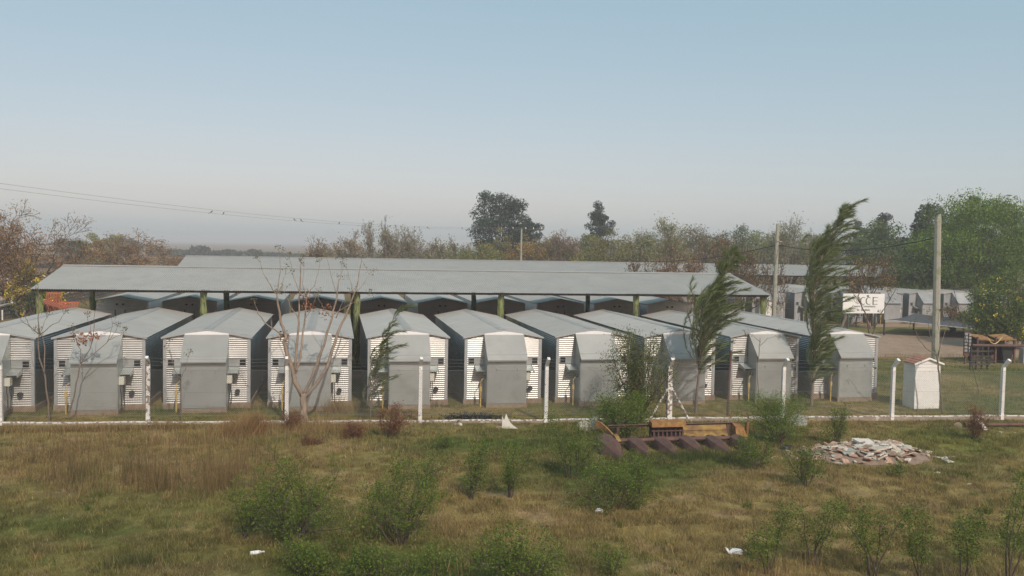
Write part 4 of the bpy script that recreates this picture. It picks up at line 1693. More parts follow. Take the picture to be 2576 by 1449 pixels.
# bottle
c = gnd(645, 1396)
bt = empty('plastic_bottle', (c[0], c[1], .045), .25)
m = MB()
m.tube([(-.12, 0, 0), (-.11, 0, 0), (.04, 0, 0), (.08, 0, 0), (.10, 0, 0), (.13, 0, 0)], [.02, .042, .042, .03, .014, .014], 10)
m.build('bottle_body', MAT['plastic'], bt)
m = MB()
m.tube([(.128, 0, 0), (.15, 0, 0)], .018, 8)
m.build('cap', MAT['plastic'], bt)
tag(bt, 'white plastic bottle lying on the grass', 'bottle')
c = gnd(1848, 1396)
m = MB()
rng = np.random.default_rng(5)
prof = [(-.20, .16, .008), (-.17, .11, .018), (-.13, .06, .022), (-.09, .04, .035), (-.02, .06, .062), (.06, .06, .07), (.13, .05, .05), (.17, .04, .015)]
m.tube([(x, rng.normal() * .01, z) for x, z, r in prof], [r for x, z, r in prof], 9)
m.v = [(v[0] + rng.normal() * .006, v[1] + rng.normal() * .01, max(v[2] + rng.normal() * .008, -.005)) for v in m.v]
o = m.build('plastic_bag', MAT['plastic'])
o.location = (c[0], c[1], 0)
tag(o, 'crumpled white plastic bag with twisted neck on brown grass', 'bag')
c = gnd(1508, 1290)
m = MB()
m.tube([(-.10, 0, .03), (-.03, .02, .06), (.04, 0, .05), (.10, -.01, .02)], [.01, .05, .055, .01], 8)
m.v = [(v[0] + rng.normal() * .006, v[1] + rng.normal() * .01, v[2] + rng.normal() * .008) for v in m.v]
o = m.build('plastic_scrap', MAT['plastic'])
o.location = (c[0], c[1], 0)
tag(o, 'small white plastic scrap under the spreading bush', 'litter')
# rusty pipe and boards by the right end of the fence
a, b = gnd(2475, 1088), gnd(2600, 1092)
pp = empty('rusty_pipe', (a[0], a[1] + .9, .12))
m = MB()
m.tube([(0, 0, -.04), (3.2, -.30, -.03)], .06, 10)
m.build('tube', MAT['rust'], pp)
m = MB()
m.tube([(-.03, 0.003, -.04), (.04, -.005, -.04)], .085, 10)
m.build('flange', MAT['rust'], pp)
tag(pp, 'rusty brown pipe lying along the foot of the fence', 'pipe')
m = MB()
m.slab((-.06, 0, .36), (-.10, -.5, .02), (.03, -.52, .02), (.06, 0, .36), .03)
o = m.build('loose_plank', SLABM[2])
o.location = (a[0] + .35, a[1] + .78, 0)
tag(o, 'pale short plank leaning on the rusty pipe', 'plank')
c = gnd(1190, 1052)
rngc = np.random.default_rng(77)
V, F = leaf_quads(rngc, np.stack([rngc.normal(size=900) * .5, rngc.normal(size=900) * .3, np.abs(rngc.normal(size=900)) * .05 + .01], 1), .05, .02)
o = np_mesh('ash_heap', V, F, MAT['black'])
o.location = (c[0], c[1], 0)
tag(o, 'dark burnt patch of ash on the grass inside the fence', 'ash', kind='stuff')

# ------------------------------------------------------------------ right side yard: tarp canopy, machine, crate
c0 = np.array([40.5, 53.5, 0])
tp = empty('tarp_canopy', c0)
m = MB()
nx_, ny_ = 16, 8
P = {}
# low sagging dark roof, its near edge dropping towards the right
cor = [at(2225, 803, 58.0), at(2600, 842, 53.0), at(2680, 820, 59.0), at(2300, 788, 62.0)]
for i in range(nx_ + 1):
    for j in range(ny_ + 1):
        u, v = i / nx_, j / ny_
        p = (cor[0] * (1 - u) + cor[1] * u) * (1 - v) + (cor[3] * (1 - u) + cor[2] * u) * v
        p = p - c0
        P[i, j] = len(m.v)
        m.v.append((p[0], p[1], p[2] - .10 * math.sin(math.pi * u * 3) ** 2 - .15 * math.sin(math.pi * v)))
for i in range(nx_):
    for j in range(ny_):
        m.f.append((P[i, j], P[i + 1, j], P[i + 1, j + 1], P[i, j + 1]))
m.build('cloth', MAT['tarp'], tp, smooth=True)
for p in cor:
    q = p - c0
    l = MB()
    l.tube([(q[0], q[1], -.1), (q[0], q[1], q[2] - .01)], .06, 6)
    l.build('leg', MAT['wood_dark'], tp)
m = MB()
e0, e1 = cor[0] - c0, cor[1] - c0
m.tube([e0 + np.array([0, 0, -.04]), e1 + np.array([0, 0, -.04])], .045, 6)
m.build('edge_pole', MAT['stone_cap'], tp)
tag(tp, 'dark low tarp canopy at the edge of the dirt yard', 'canopy')

mc = empty('seed_drill', (35.5, 43.0, 0))
m = MB()
m.tube([(-1.45, -.55, 1.06), (1.70, -.62, 1.02)], .075, 8)
m.build('beam', MAT['rust'], mc)
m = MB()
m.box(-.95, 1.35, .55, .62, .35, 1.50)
m.build('opening_shade', MAT['black'], mc)  # black sheet painting the dark inside the open frame
for x in (-1.0, .15, 1.33):
    MB().box(x - .05, x + .05, -.45, -.37, -.05, 1.50).build('upright', MAT['rust'], mc)
m = MB()
m.slab((-.95, -.46, 1.38), (.0, -.50, 1.30), (.0, .5, 1.52), (-.95, .5, 1.60), .05)
m.slab((.35, -.46, 1.34), (1.4, -.50, 1.36), (1.4, .5, 1.58), (.35, .5, 1.52), .05)
m.build('top_plate', MAT['rust_orange'], mc)
m = MB()
m.hexa([(.75, -.36, .0), (1.15, -.36, .0), (1.15, .3, .0), (.75, .3, .0)], [(.55, -.40, .95), (1.35, -.40, .95), (1.35, .4, .95), (.55, .4, .95)])
m.build('hopper', MAT['black'], mc)
m = MB()
m.tube([(-.60 + .095 * i, -.62, 1.52 - .38 * math.sin(math.pi * i / 10)) for i in range(11)], .026, 6)
m.build('hose', MAT['gaspipe'], mc)
for x in (-.75, .35):
    m = MB()
    m.tube([(x, .02, .36), (x, .16, .36)], .38, 18)
    w = m.build('wheel', MAT['black'], mc)
    m = MB()
    m.tube([(x, .0, .36), (x, .18, .36)], .15, 12)
    m.build('rim', MAT['rust'], w)
for i in range(6):
    m = MB()
    m.box(-1.85, -1.68, -.5, -.42, .70 + i * .18, .82 + i * .18)
    m.box(-1.60, -1.46, -.5 + .001, -.42, .66 + i * .18, .79 + i * .18)
    m.build('chain_link', MAT['galv_dull'], mc)
m = MB()
m.box(-1.84, -1.48, -.415, -.37, .45, 1.78)
m.build('chain_frame', MAT['rust'], mc)
MB().box(-1.70, -1.62, -.36, -.28, -.05, 1.5).build('upright', MAT['rust'], mc)
tag(mc, 'rusty open-framed farm machine with a yellow hose near the dark tarp', 'farm machine')
gt = empty('wooden_rack', (33.0, 40.6, 0))
gt.scale = (.85, 1.0, .68)
for i in range(4):
    MB().box(-.62 + i * .40, -.55 + i * .40, -.05, .03, -.05, 1.75 if i != 1 else 1.6).build('upright', MAT['wood_dark'], gt)
for z in (.35, .72, .95, 1.35):
    MB().box(-.66, .70, -.09, -.052, z, z + .13).build('slat', MAT['wood_dark'], gt)
tag(gt, 'dark slatted wooden rack standing in front of the rusty machine', 'rack')
for (px, py, w, h, lab) in ((2585, 895, .45, .85, 'whitish block standing upright beside the rusty machine'), (2590, 862, .5, .8, 'whitish block set a little behind the upright block')):
    c = gnd(px, py + 18)
    m = MB()
    m.hexa([(-w, -.2, -.05), (w, -.2, -.05), (w, .2, -.05), (-w, .2, -.05)], [(-w * .92, -.17, h), (w * .95, -.17, h * .95), (w * .95, .17, h * .95), (-w * .92, .17, h)])
    o = m.build('concrete_block', MAT['stone_cap'])
    o.location = (c[0], c[1], 0)
    tag(o, lab, 'block')

# small rusty stake near the tall saplings
c = gnd(1830, 1043)
m = MB()
m.tube([(0, 0, -.1), (.03, 0, 1.2), (.06, 0, 2.35)], .045, 7)
o = m.build('rusty_stake', MAT['rust'])
o.location = (c[0], c[1], 0)
tag(o, 'thin rusty brown stake standing behind the fence', 'stake')

# ------------------------------------------------------------------ pruned bare tree (hand-laid limbs)
bt_Y = 29.95


def limb_tree(name, label, Y, chains, bark, seed, twig=True, pods=0, scale_r=1.0):
    base = at(*chains[0][0][0][:2], Y)
    root = empty(name, (base[0], Y, 0))
    rng = np.random.default_rng(seed)
    m = MB()
    tips = []
    for pts, r0, r1, ydrift in chains:
        P = []
        for i, p in enumerate(pts):
            w = at(p[0], p[1], Y)
            t = i / (len(pts) - 1)
            y = Y + (p[2] if len(p) > 2 else ydrift * t)
            # keep the limb's own depth: move it along its line of sight
            k = y / Y
            q = CAM_C + (w - CAM_C) * k
            P.append(q - np.array([base[0], Y, 0]))
        if pts[0] == chains[0][0][0]:
            P[0][2] = -.1
        n = len(P)
        # refine and roughen
        R = []
        for i in range(n - 1):
            for s in range(3):
                t = s / 3
                R.append(P[i] * (1 - t) + P[i + 1] * t + (rng.normal(size=3) * .012 if (i + s) else 0))
        R.append(P[-1])
        rad = [max(.004, (r0 + (r1 - r0) * i / (len(R) - 1)) * scale_r) for i in range(len(R))]
        m.tube(R, rad, 7)
        tips.append((R[-1], _norm(R[-1] - R[-2])))
    m.build('trunk', MAT[bark], root, smooth=True)
    if twig:
        segs = []
        cl = []
        for p, d in tips[1:]:
            for j in range(3):
                dd = _norm(d + rng.normal(size=3) * .5)
                q = p + dd * rng.uniform(.12, .3)
                segs.append((p, q, .006, .003))
                cl.append(q)
        V, F = frustums(segs, 4)
        np_mesh('twig', V, F, MAT[bark], root)
        C = np.repeat(np.array(cl), 9, 0) + rng.normal(size=(len(cl) * 9, 3)) * .05
        V, F = leaf_quads(rng, C, .035, .014)
        np_mesh('bud_leaves', V, F, MAT['leaf'], root, colors=leaf_colors(rng, len(C), [(.12, .11, .06), (.10, .12, .05)], (1, 1)))
    if pods:
        V0 = []
        C = []
        for px, py in pods:
            w = at(px, py, Y) - np.array([base[0], Y, 0])
            C.append(w + rng.normal(size=(26, 3)) * np.array([.10, .10, .07]))
        C = np.concatenate(C)
        V, F = leaf_quads(rng, C, .045, .028)
        np_mesh('seed_pods', V, F, MAT['leaf'], root, colors=leaf_colors(rng, len(C), [(.20, .085, .045), (.28, .13, .07)], (1, 1)))
    return tag(root, label, 'tree')


ch = [([(766, 1068), (765, 1035), (763, 1005), (762, 990)], .135, .105, 0),
      ([(760, 995), (742, 960), (739, 935), (722, 890), (716, 860), (719, 845), (708, 815), (700, 770), (697, 740)], .085, .03, -.3),
      ([(740, 940), (746, 880), (750, 830), (752, 780), (755, 700), (757, 655)], .05, .012, .3),
      ([(742, 940), (755, 900), (760, 860), (768, 800), (770, 745)], .045, .02, .5),
      ([(762, 1000), (785, 945), (803, 900), (820, 850), (835, 800), (848, 745), (852, 705)], .06, .018, -.2),
      ([(766, 1000), (795, 970), (820, 930), (843, 860), (855, 820), (872, 790), (890, 740), (902, 705), (910, 655)], .07, .012, .5),
      ([(719, 845), (690, 830), (668, 812), (650, 790), (640, 760)], .028, .008, -.4),
      ([(697, 740), (680, 720), (664, 690), (655, 660)], .02, .005, 0),
      ([(697, 740), (703, 700), (704, 640)], .02, .005, 0),
      ([(697, 740), (710, 715), (718, 690)], .015, .005, .1),
      ([(750, 800), (730, 770), (715, 735)], .016, .006, .2),
      ([(755, 740), (740, 700), (728, 650)], .014, .005, 0),
      ([(770, 745), (760, 715), (765, 670)], .014, .005, 0),
      ([(770, 745), (790, 720), (800, 690), (805, 660)], .014, .005, .2),
      ([(848, 745), (835, 700), (822, 650)], .014, .005, 0),
      ([(850, 715), (858, 690), (862, 655)], .014, .005, 0),
      ([(840, 790), (870, 770), (905, 755), (928, 745)], .014, .006, 0),
      ([(890, 740), (880, 705), (872, 675)], .012, .005, 0),
      ([(893, 735), (915, 715), (928, 690)], .012, .005, .3),
      ([(845, 800), (862, 760), (880, 735)], .014, .005, -.2),
      ([(768, 800), (785, 775), (795, 745)], .012, .005, .1),
      ([(835, 800), (815, 775), (803, 755)], .012, .005, .1)]
limb_tree('pruned_tree', 'pruned leafless tree with forked pale limbs just behind the fence', 29.95, ch, 'bark_pale', 3,
          pods=[(768, 752), (782, 770), (770, 775), (815, 790), (825, 770), (716, 848), (763, 745)])
ch = [([(126, 1068), (122, 1030), (118, 980), (112, 940)], .032, .025, 0),
      ([(112, 940), (100, 900), (97, 860), (98, 840)], .025, .02, -.1),
      ([(112, 940), (113, 890), (108, 850), (100, 838)], .022, .016, .2),
      ([(98, 840), (97, 780), (98, 740)], .018, .008, 0),
      ([(99, 842), (75, 820), (55, 808), (45, 795)], .016, .006, -.2),
      ([(99, 842), (70, 815), (62, 790), (58, 770)], .014, .005, .2),
      ([(100, 842), (125, 822), (148, 810), (160, 790)], .016, .006, .1),
      ([(100, 845), (110, 815), (118, 800)], .01, .005, .1)]
limb_tree('thin_sapling', 'thin leafless sapling with two bare forks near the fence corner', 30.7, ch, 'bark', 5)
ch = [([(168, 1058), (185, 1000), (195, 950), (203, 915)], .026, .02, 0),
      ([(203, 915), (225, 900), (250, 880), (275, 855), (290, 835)], .018, .006, .2),
      ([(203, 915), (202, 880), (190, 850), (183, 835)], .015, .006, -.1),
      ([(203, 915), (225, 880), (235, 840), (238, 800), (245, 770)], .018, .006, 0),
      ([(230, 850), (228, 820), (220, 800)], .012, .005, .1),
      ([(270, 860), (280, 830), (283, 815)], .01, .005, .1),
      ([(275, 855), (295, 848), (310, 838)], .01, .005, .1)]
limb_tree('thin_sapling', 'thin sapling carrying clusters of brown dry pods', 31.3, ch, 'bark', 6, pods=[(195, 850), (205, 858), (215, 852), (228, 848), (190, 840), (238, 845)])
ch = [([(456, 1062), (456, 1020), (455, 975), (452, 955)], .024, .018, 0),
      ([(452, 955), (440, 930), (432, 905)], .014, .006, 0),
      ([(452, 955), (468, 930), (473, 900)], .014, .005, 0),
      ([(436, 920), (430, 890), (425, 872)], .01, .005, .1)]
limb_tree('thin_sapling', 'short leafless sapling growing before the shed door', 30.6, ch, 'bark', 7, twig=True)
ch = [([(2372, 1035), (2366, 985), (2362, 940), (2358, 905), (2355, 895)], .035, .028, 0),
      ([(2355, 895), (2330, 875), (2312, 855), (2300, 830), (2295, 815)], .018, .006, -.2),
      ([(2357, 898), (2370, 860), (2378, 830), (2395, 815)], .018, .006, .2),
      ([(2357, 898), (2345, 860), (2335, 820), (2332, 790)], .016, .005, .1),
      ([(2360, 900), (2365, 850), (2360, 815), (2362, 790)], .014, .005, 0)]
limb_tree('thin_sapling', 'leafless young tree leaning across the white cabinet', 29.4, ch, 'bark', 8, twig=True)
ch = [([(1905, 1060), (1908, 990), (1905, 930), (1910, 880), (1912, 850)], .02, .012, 0),
      ([(1912, 860), (1895, 845), (1882, 838)], .01, .005, 0),
      ([(1912, 870), (1930, 852), (1950, 845)], .01, .005, 0)]
limb_tree('thin_sapling', 'slim young plant with soft green tips in front of the shed hood', 30.2, ch, 'bark', 9)


# ------------------------------------------------------------------ wind-bent saplings
def spine(pts, Y):
    out = [at(p[0], p[1], Y) for p in pts]
    out[0][2] = -.05
    return out


casuarina('casuarina_sapling', 'tall wind-bent needle-leaved sapling behind the braced fence post',
          spine([(1750, 1050), (1753, 990), (1760, 930), (1768, 860), (1785, 790), (1808, 730), (1826, 685), (1844, 640)], 30.4), 41,
          lambda t: ((2.1, 1.6) if .22 < t < .42 else (1.4, 1.25)) if t < .58 else ((1.05 - t) * 1.3 + .12, (1.05 - t) * 1.9 + .2), n_br=165, per=200, wind=.42, thin=.6, trunk_r=.06, bare=.24, strand=(.28, .0075), rise=1.3)
casuarina('casuarina_sapling', 'tallest wind-bent needle-leaved sapling beside the end shed',
          spine([(2040, 1030), (2045, 960), (2050, 880), (2045, 800), (2050, 720), (2066, 650), (2094, 585), (2122, 532)], 31.4), 52,
          lambda t: (.95, .9) if t < .3 else ((1.6, 1.45) if t < .68 else ((1.1 - t) * 1.2 + .15, (1.1 - t) * 2.9 + .4)), n_br=190, per=205, wind=.45, thin=.35, trunk_r=.07, bare=.12, strand=(.30, .0075), rise=1.3)
casuarina('casuarina_sapling', 'small wind-bent needle-leaved sapling in front of a shed hood',
          spine([(930, 1062), (935, 1000), (945, 940), (958, 890), (975, 840), (996, 785)], 30.0), 43,
          lambda t: (.75, .75) if t < .55 else (.4, .6), n_br=75, per=110, wind=.5, trunk_r=.025, bare=.1, strand=(.20, .006), rise=1.3)
shrub('overgrown_thicket', 'overgrown thicket of twigs and creeper climbing beside the braced post', gnd(1600, 1062), 2.7, 1.9, 44, n=15000, stems=17, leaf=(.030, .015),
      cols=[(.075, .105, .026), (.10, .12, .035), (.14, .085, .05)], weights=(5, 4, 2), clump=.11)
shrub('overgrown_thicket', 'low dense green thicket at the end of the corn header', gnd(1572, 1098), 1.25, 1.9, 45, n=10000, stems=16, clump=.10, leaf=(.028, .014))

# ------------------------------------------------------------------ foreground shrubs
SB = [(740, 1362, 1.45, 1.75, 12000, 14, 'largest feathery green bush on the near grass'),
      (610, 1358, 1.0, .60, 2600, 5, 'narrow feathery bush next to the largest bush'),
      (1002, 1372, 1.35, 1.25, 8500, 10, 'round dense green bush on the near grass beside thin straws'),
      (958, 1262, .50, .50, 900, 4, 'small sprig bush growing behind the round dense bush'),
      (1060, 1228, .85, .80, 2400, 6, 'loose green bush with two upright shoots'),
      (1182, 1258, 1.15, .75, 3600, 7, 'upright feathery bush with a slim stem'),
      (1284, 1252, 1.18, .52, 3000, 6, 'slender upright bush beside the feathery one'),
      (1436, 1205, 1.4, 1.15, 6500, 7, 'bush standing before the low thicket by the header'),
      (1545, 1278, .98, 1.9, 9000, 12, 'wide spreading green bush with litter underneath'),
      (1612, 1245, .85, .75, 3200, 7, 'bushy clump behind the wide spreading bush'),
      (1955, 1112, 1.35, 2.1, 13000, 16, 'bright green leafy bush at the end of the corn header'),
      (1900, 1182, .95, .95, 4500, 8, 'green bush in front of the end snout of the header'),
      (2028, 1222, .85, .72, 3600, 7, 'compact green bush standing before the rubble heap'),
      (2103, 1122, 1.15, .72, 3300, 7, 'upright green bush between the header and the rubble'),
      (2252, 1202, .45, .40, 800, 4, 'little green plant growing out of the rubble edge'),
      (1112, 1128, .35, .62, 1300, 6, 'low soft green clump near the fence'),
      (1300, 1475, .95, 1.35, 7000, 10, 'dense green bush cut off by the lower picture edge, beside dry straws'),
      (1092, 1450, .62, .40, 1400, 4, 'small upright green shoot beside yellow dry grass'),
      (955, 1452, .48, 1.25, 4200, 9, 'low spreading green growth before the round bush'),
      (755, 1446, .50, 1.25, 4200, 9, 'low spreading green growth before the largest bush'),
      (1538, 1450, .50, .42, 1100, 4, 'small sprig standing in dry grass near the bag')]
for i, (px, py, h, w, n, st, lab) in enumerate(SB):
    g = gnd(px, py)
    shrub('feathery_bush', lab, (g[0], g[1], 0), h, w, 200 + i, n=n, stems=st, group='young bushes on the near grass',
          cols=[(.062, .125, .010), (.09, .155, .015), (.13, .17, .03)] if i == 10 else None)
SB2 = [(1932, 1440, 1.25, 1.0, 3000, 4, 'airy young bush with bare lower stem before the bag'),
       (2052, 1425, 1.30, .9, 3000, 4, 'airy young bush with a forked thin stem'),
       (2195, 1452, 1.30, 1.05, 3600, 5, 'airy young bush with reddish bare stems'),
       (2320, 1470, 1.1, .85, 2600, 4, 'short airy bush between two taller ones'),
       (2425, 1468, 1.2, .85, 3200, 5, 'darker airy bush next to the tall slim one'),
       (2532, 1478, 1.95, .85, 3600, 4, 'tallest airy bush with a long slim dark stem')]
for i, (px, py, h, w, n, st, lab) in enumerate(SB2):
    g = gnd(px, py)
    shrub('airy_bush', lab, (g[0], g[1], 0), h, w, 300 + i, n=n, stems=st, airy=True, group='airy bushes on the near grass',
          cols=[(.060, .098, .011), (.090, .130, .018), (.14, .16, .034)])
# dead red-brown conifers lying on the grass
DEAD = [(975, 1100, .95, .85, 3800, 'dead red-brown conifer bush leaning on the fence'),
        (885, 1098, .35, .85, 2200, 'flat dead red-brown branch lying before the fence'),
        (735, 1082, .60, .55, 2000, 'dead red-brown conifer tuft beside the pruned tree'),
        (785, 1118, .25, .60, 1200, 'small flat dead red-brown patch on the grass'),
        (645, 1092, .45, .80, 1800, 'dead rusty conifer scrap under the straw clump'),
        (2452, 1106, 1.0, .60, 2800, 'dead red-brown conifer bush beside the rusty pipe')]
for i, (px, py, h, w, n, lab) in enumerate(DEAD):
    g = gnd(px, py)
    shrub('dead_conifer', lab, (g[0], g[1], 0), h, w, 400 + i, n=n, stems=9, leaf=(.04, .006), clump=.06,
          cols=[(.155, .058, .026), (.20, .085, .038), (.11, .05, .028)], weights=(4, 3, 3), group='dead conifers by the fence')

# ------------------------------------------------------------------ grass, straw and weeds
rng = np.random.default_rng(99)


def grass_field():
    Vs, Fs, Cs = [], [], []
    off = 0

    def add(n, ylo, yhi, hs, wd, tall=1.0, mask=None):
        nonlocal off
        y = rng.uniform(ylo, yhi, n)
        x = rng.uniform(-0.45, 0.95, n) * y + rng.normal(size=n) * .3
        if mask is not None:
            k = mask(x, y)
            x, y = x[k], y[k]
        n = len(x)
        g = greenness(x, y)
        cl = fbm(x * 2.2, y * 2.2, 3)
        kp = rng.random(n) < sstep(.30, .60, cl) * .85 + .15
        x, y, g, cl = x[kp], y[kp], g[kp], cl[kp]
        n = len(x)
        h = hs * rng.uniform(.35, 1.3, n) * (0.25 + 1.6 * cl) * tall
        c = ground_color(x, y) * rng.uniform(.65, 1.6, n)[:, None]
        straw = rng.random(n) < (.20 * (1 - g) + .03)
        c[straw] = np.array([.37, .30, .14]) * rng.uniform(.6, 1.2, straw.sum())[:, None]
        V, F, C = blades(rng, x, y, ground_z(x, y) - .01, h, wd * rng.uniform(.6, 1.3, n), h * rng.uniform(.2, .9, n), c)
        Vs.append(V)
        Fs.append(F + off)
        Cs.append(C)
        off += len(V)
    front = lambda x, y: y < fence_y(x) - .12
    add(330000, 11.5, 19.0, .080, .013, mask=front)
    add(320000, 18.0, 25.0, .080, .016, mask=front)
    add(210000, 24.0, 31.5, .09, .020, mask=front)
    return np.concatenate(Vs), np.concatenate(Fs), np.concatenate(Cs)


V, F, C = grass_field()
o = np_mesh('grass', V, F, MAT['grass'], colors=C)
tag(o, 'short mixed dry and green grass covering the near lot', 'grass', kind='stuff')


def tufts():
    Vs, Fs, Cs = [], [], []
    off = 0
    r = np.random.default_rng(314)
    for k in range(620):
        cy = r.uniform(12.5, 28.5)
        cx = r.uniform(-.42, .9) * cy
        if cy > fence_y(cx) - .5 or abs(cx - 15.5) < 2.2 and abs(cy - 23.5) < 1.3:
            continue
        n = int(r.integers(25, 75))
        sp = r.uniform(.04, .14)
        x = cx + r.normal(size=n) * sp
        y = cy + r.normal(size=n) * sp
        h = r.uniform(.10, .30) * r.uniform(.5, 1.1, n)
        base = ground_color(np.array([cx]), np.array([cy]))[0]
        kind = r.random()
        col = base * 1.35 if kind < .5 else (np.array([.34, .25, .10]) if kind < .78 else np.array([.085, .115, .018]))
        c = col * r.uniform(.65, 1.35, n)[:, None]
        V, F, C = blades(r, x, y, ground_z(x, y) - .01, h, .010 * r.uniform(.6, 1.3, n), h * r.uniform(.15, .8, n), c)
        Vs.append(V)
        Fs.append(F + off)
        Cs.append(C)
        off += len(V)
    return np.concatenate(Vs), np.concatenate(Fs), np.concatenate(Cs)


V, F, C = tufts()
o = np_mesh('grass_tufts', V, F, MAT['grass'], colors=C)
tag(o, 'scattered taller grass tufts standing over the short grass', 'grass', kind='stuff')


def lawn():
    n = 120000
    y = rng.uniform(28.0, 50.0, n)
    x = rng.uniform(-15, 40, n)
    fr = 33 - .95
    ok = (y > fence_y(x) + .12) & (((y < fr)) | (x > 22.4))
    ok &= ~((x > 21.9) & (x < 23.1) & (y > 30.3) & (y < 31.2))
    ok &= (y < 47)
    x, y = x[ok], y[ok]
    n = len(x)
    g = greenness(x, y)
    h = .10 * rng.uniform(.35, 1.2, n) * (0.5 + fbm(x * 2, y * 2, 2))
    c = ground_color(x, y) * rng.uniform(.65, 1.5, n)[:, None]
    return blades(rng, x, y, np.full(n, -.01), h, .022 * rng.uniform(.6, 1.3, n), h * rng.uniform(.2, .9, n), c)


V, F, C = lawn()
o = np_mesh('lawn_grass', V, F, MAT['grass'], colors=C)
tag(o, 'thin grass between the fence and the sheds and across the side lawn', 'grass', kind='stuff')


def tuft(name, label, px, py, n, sx, sy, h, wd, cols, lean=.35, cat='dry grass', seed=1, patch=False):
    r = np.random.default_rng(seed)
    c = gnd(px, py)
    x = r.normal(size=n) * sx
    y = r.normal(size=n) * sy
    if patch:
        keep = r.random(n) < sstep(.38, .66, fbm(x * 2.3 + seed * 7.7, y * 2.3 + 3, 3))
        x, y = x[keep], y[keep]
        n = len(x)
    hh = h * r.uniform(.25, 1.1, n) * (.55 + .9 * fbm(x * 1.6 + seed, y * 1.6, 2))
    col = np.array(cols)[r.integers(0, len(cols), n)] * r.uniform(.7, 1.3, n)[:, None]
    V, F, C = blades(r, x, y, np.full(n, -.02), hh, wd * r.uniform(.6, 1.3, n), hh * lean * r.uniform(.2, 1.3, n), col)
    o = np_mesh(name, V, F, MAT['grass'], colors=C)
    o.location = (c[0], c[1], 0)
    return tag(o, label, cat, kind='stuff')


STRAW = [(.34, .23, .10), (.27, .175, .075), (.40, .29, .14)]
WEED = [(.16, .098, .048), (.22, .145, .065), (.12, .10, .038), (.28, .185, .085)]
tuft('straw_clump', 'tall orange straw clump beside the fence', 605, 1095, 1500, .34, .25, .95, .012, STRAW + [(.32, .16, .06)], .55, seed=1)
tuft('straw_clump', 'low straw strip along the fence base wall', 800, 1085, 1500, .9, .28, .55, .010, STRAW, .5, seed=2)
tuft('straw_clump', 'dry straw at the foot of the sheds behind the fence', 850, 1035, 700, .35, .2, .6, .012, STRAW, .6, seed=3)
tuft('weed_stand', 'dense stand of tall dark brown weeds on the near lot', 515, 1222, 3400, .80, .6, .9, .009, WEED, .16, cat='weeds', patch=True, seed=4)
tuft('weed_stand', 'tall brown weeds with some green stems in the fallow lot', 300, 1205, 3000, 1.05, .75, .85, .009, WEED + [(.09, .10, .04)], .18, cat='weeds', patch=True, seed=5)
tuft('weed_stand', 'scattered thin brown weeds before the low wall', 120, 1165, 3200, 1.5, .9, .62, .010, WEED, .15, cat='weeds', patch=True, seed=6)
tuft('weed_stand', 'thin brown weeds between the straw clump and dark weeds', 620, 1170, 3400, 1.2, .9, .55, .010, WEED + STRAW[:1], .2, cat='weeds', patch=True, seed=7)
tuft('weed_stand', 'light brown weed strip running beside the pruned tree foot', 430, 1120, 3400, 2.2, .6, .60, .010, WEED + STRAW, .2, cat='weeds', patch=True, seed=17)
tuft('straw_clump', 'thin pale straws standing among the airy bushes', 1950, 1455, 260, .5, .35, .65, .008, STRAW, .25, seed=8)
tuft('straw_clump', 'sparse pale straws beside the dense cut-off bush', 1215, 1440, 260, .8, .4, .45, .008, STRAW, .35, seed=9)
tuft('straw_clump', 'golden straw patch on the bare slope before the round bush', 1130, 1330, 1800, .9, .5, .22, .010, STRAW, .5, seed=10)
tuft('straw_clump', 'a few bent pale straws near the tallest airy bush', 2440, 1470, 160, .6, .3, .6, .008, STRAW, .5, seed=11)
tuft('green_tuft', 'dark green grass tuft standing alone on the near lawn', 350, 1420, 900, .26, .16, .34, .012, [(.05, .075, .02), (.075, .10, .03), (.2, .17, .07)], .5, cat='grass tuft', seed=12)
tuft('green_tuft', 'weedy green edge growing under the corn header', 1720, 1152, 4200, 1.35, .28, .26, .014, [(.055, .085, .022), (.08, .11, .03), (.10, .12, .03)], .5, cat='grass tuft', seed=13)
tuft('green_tuft', 'weedy dark edge growing at the foot of the sheds', 700, 1030, 2600, 4.5, .18, .22, .016, [(.05, .08, .02), (.075, .10, .03)], .5, cat='grass tuft', seed=14)

tuft('straw_clump', 'ragged dry grass fringe growing along the fence base', 300, 1083, 6500, 4.2, .12, .34, .012, STRAW + WEED, .5, seed=21)
tuft('straw_clump', 'ragged green and dry fringe at the base wall near the cabinet', 1900, 1075, 2600, 6.5, .16, .20, .012, STRAW + [(.10, .13, .04)] * 3, .5, seed=22)

# ------------------------------------------------------------------ background trees
BARE = [(.23, .135, .085), (.17, .105, .068), (.19, .16, .07)]
ROSY = [(.27, .145, .068), (.21, .11, .048), (.23, .16, .06)]
OLIVE = [(.135, .14, .042), (.17, .16, .055), (.19, .15, .055)]
PALEG = [(.20, .21, .105), (.16, .175, .08), (.24, .22, .12)]
DARKG = [(.026, .042, .028), (.036, .054, .034), (.05, .066, .042)]
GREEN = [(.055, .09, .024), (.075, .115, .03), (.042, .066, .022)]
ORNG = [(.28, .18, .05), (.22, .13, .045), (.19, .155, .05)]
YELL = [(.45, .33, .03), (.15, .15, .035), (.22, .17, .05)]


def top_at(px, ytop, Y):
    p = at(px, ytop, Y)
    return p[0], p[2]


def T(px, ytop, Y, seed, label, cols, weights, **kw):
    x, h = top_at(px, ytop, Y)
    return tree(kw.pop('name', 'bare_tree'), label, (x, Y, 0), h, seed, cols, weights, **kw)


def DT(px, ytop, Y, width_px, seed, label, cols, weights, **kw):
    x, h = top_at(px, ytop, Y)
    a, b = at(px - width_px / 2, ytop, Y), at(px + width_px / 2, ytop, Y)
    return dense_tree(kw.pop('name', 'leafy_tree'), label, (x, Y, 0), h, b[0] - a[0], seed, cols, weights, **kw)


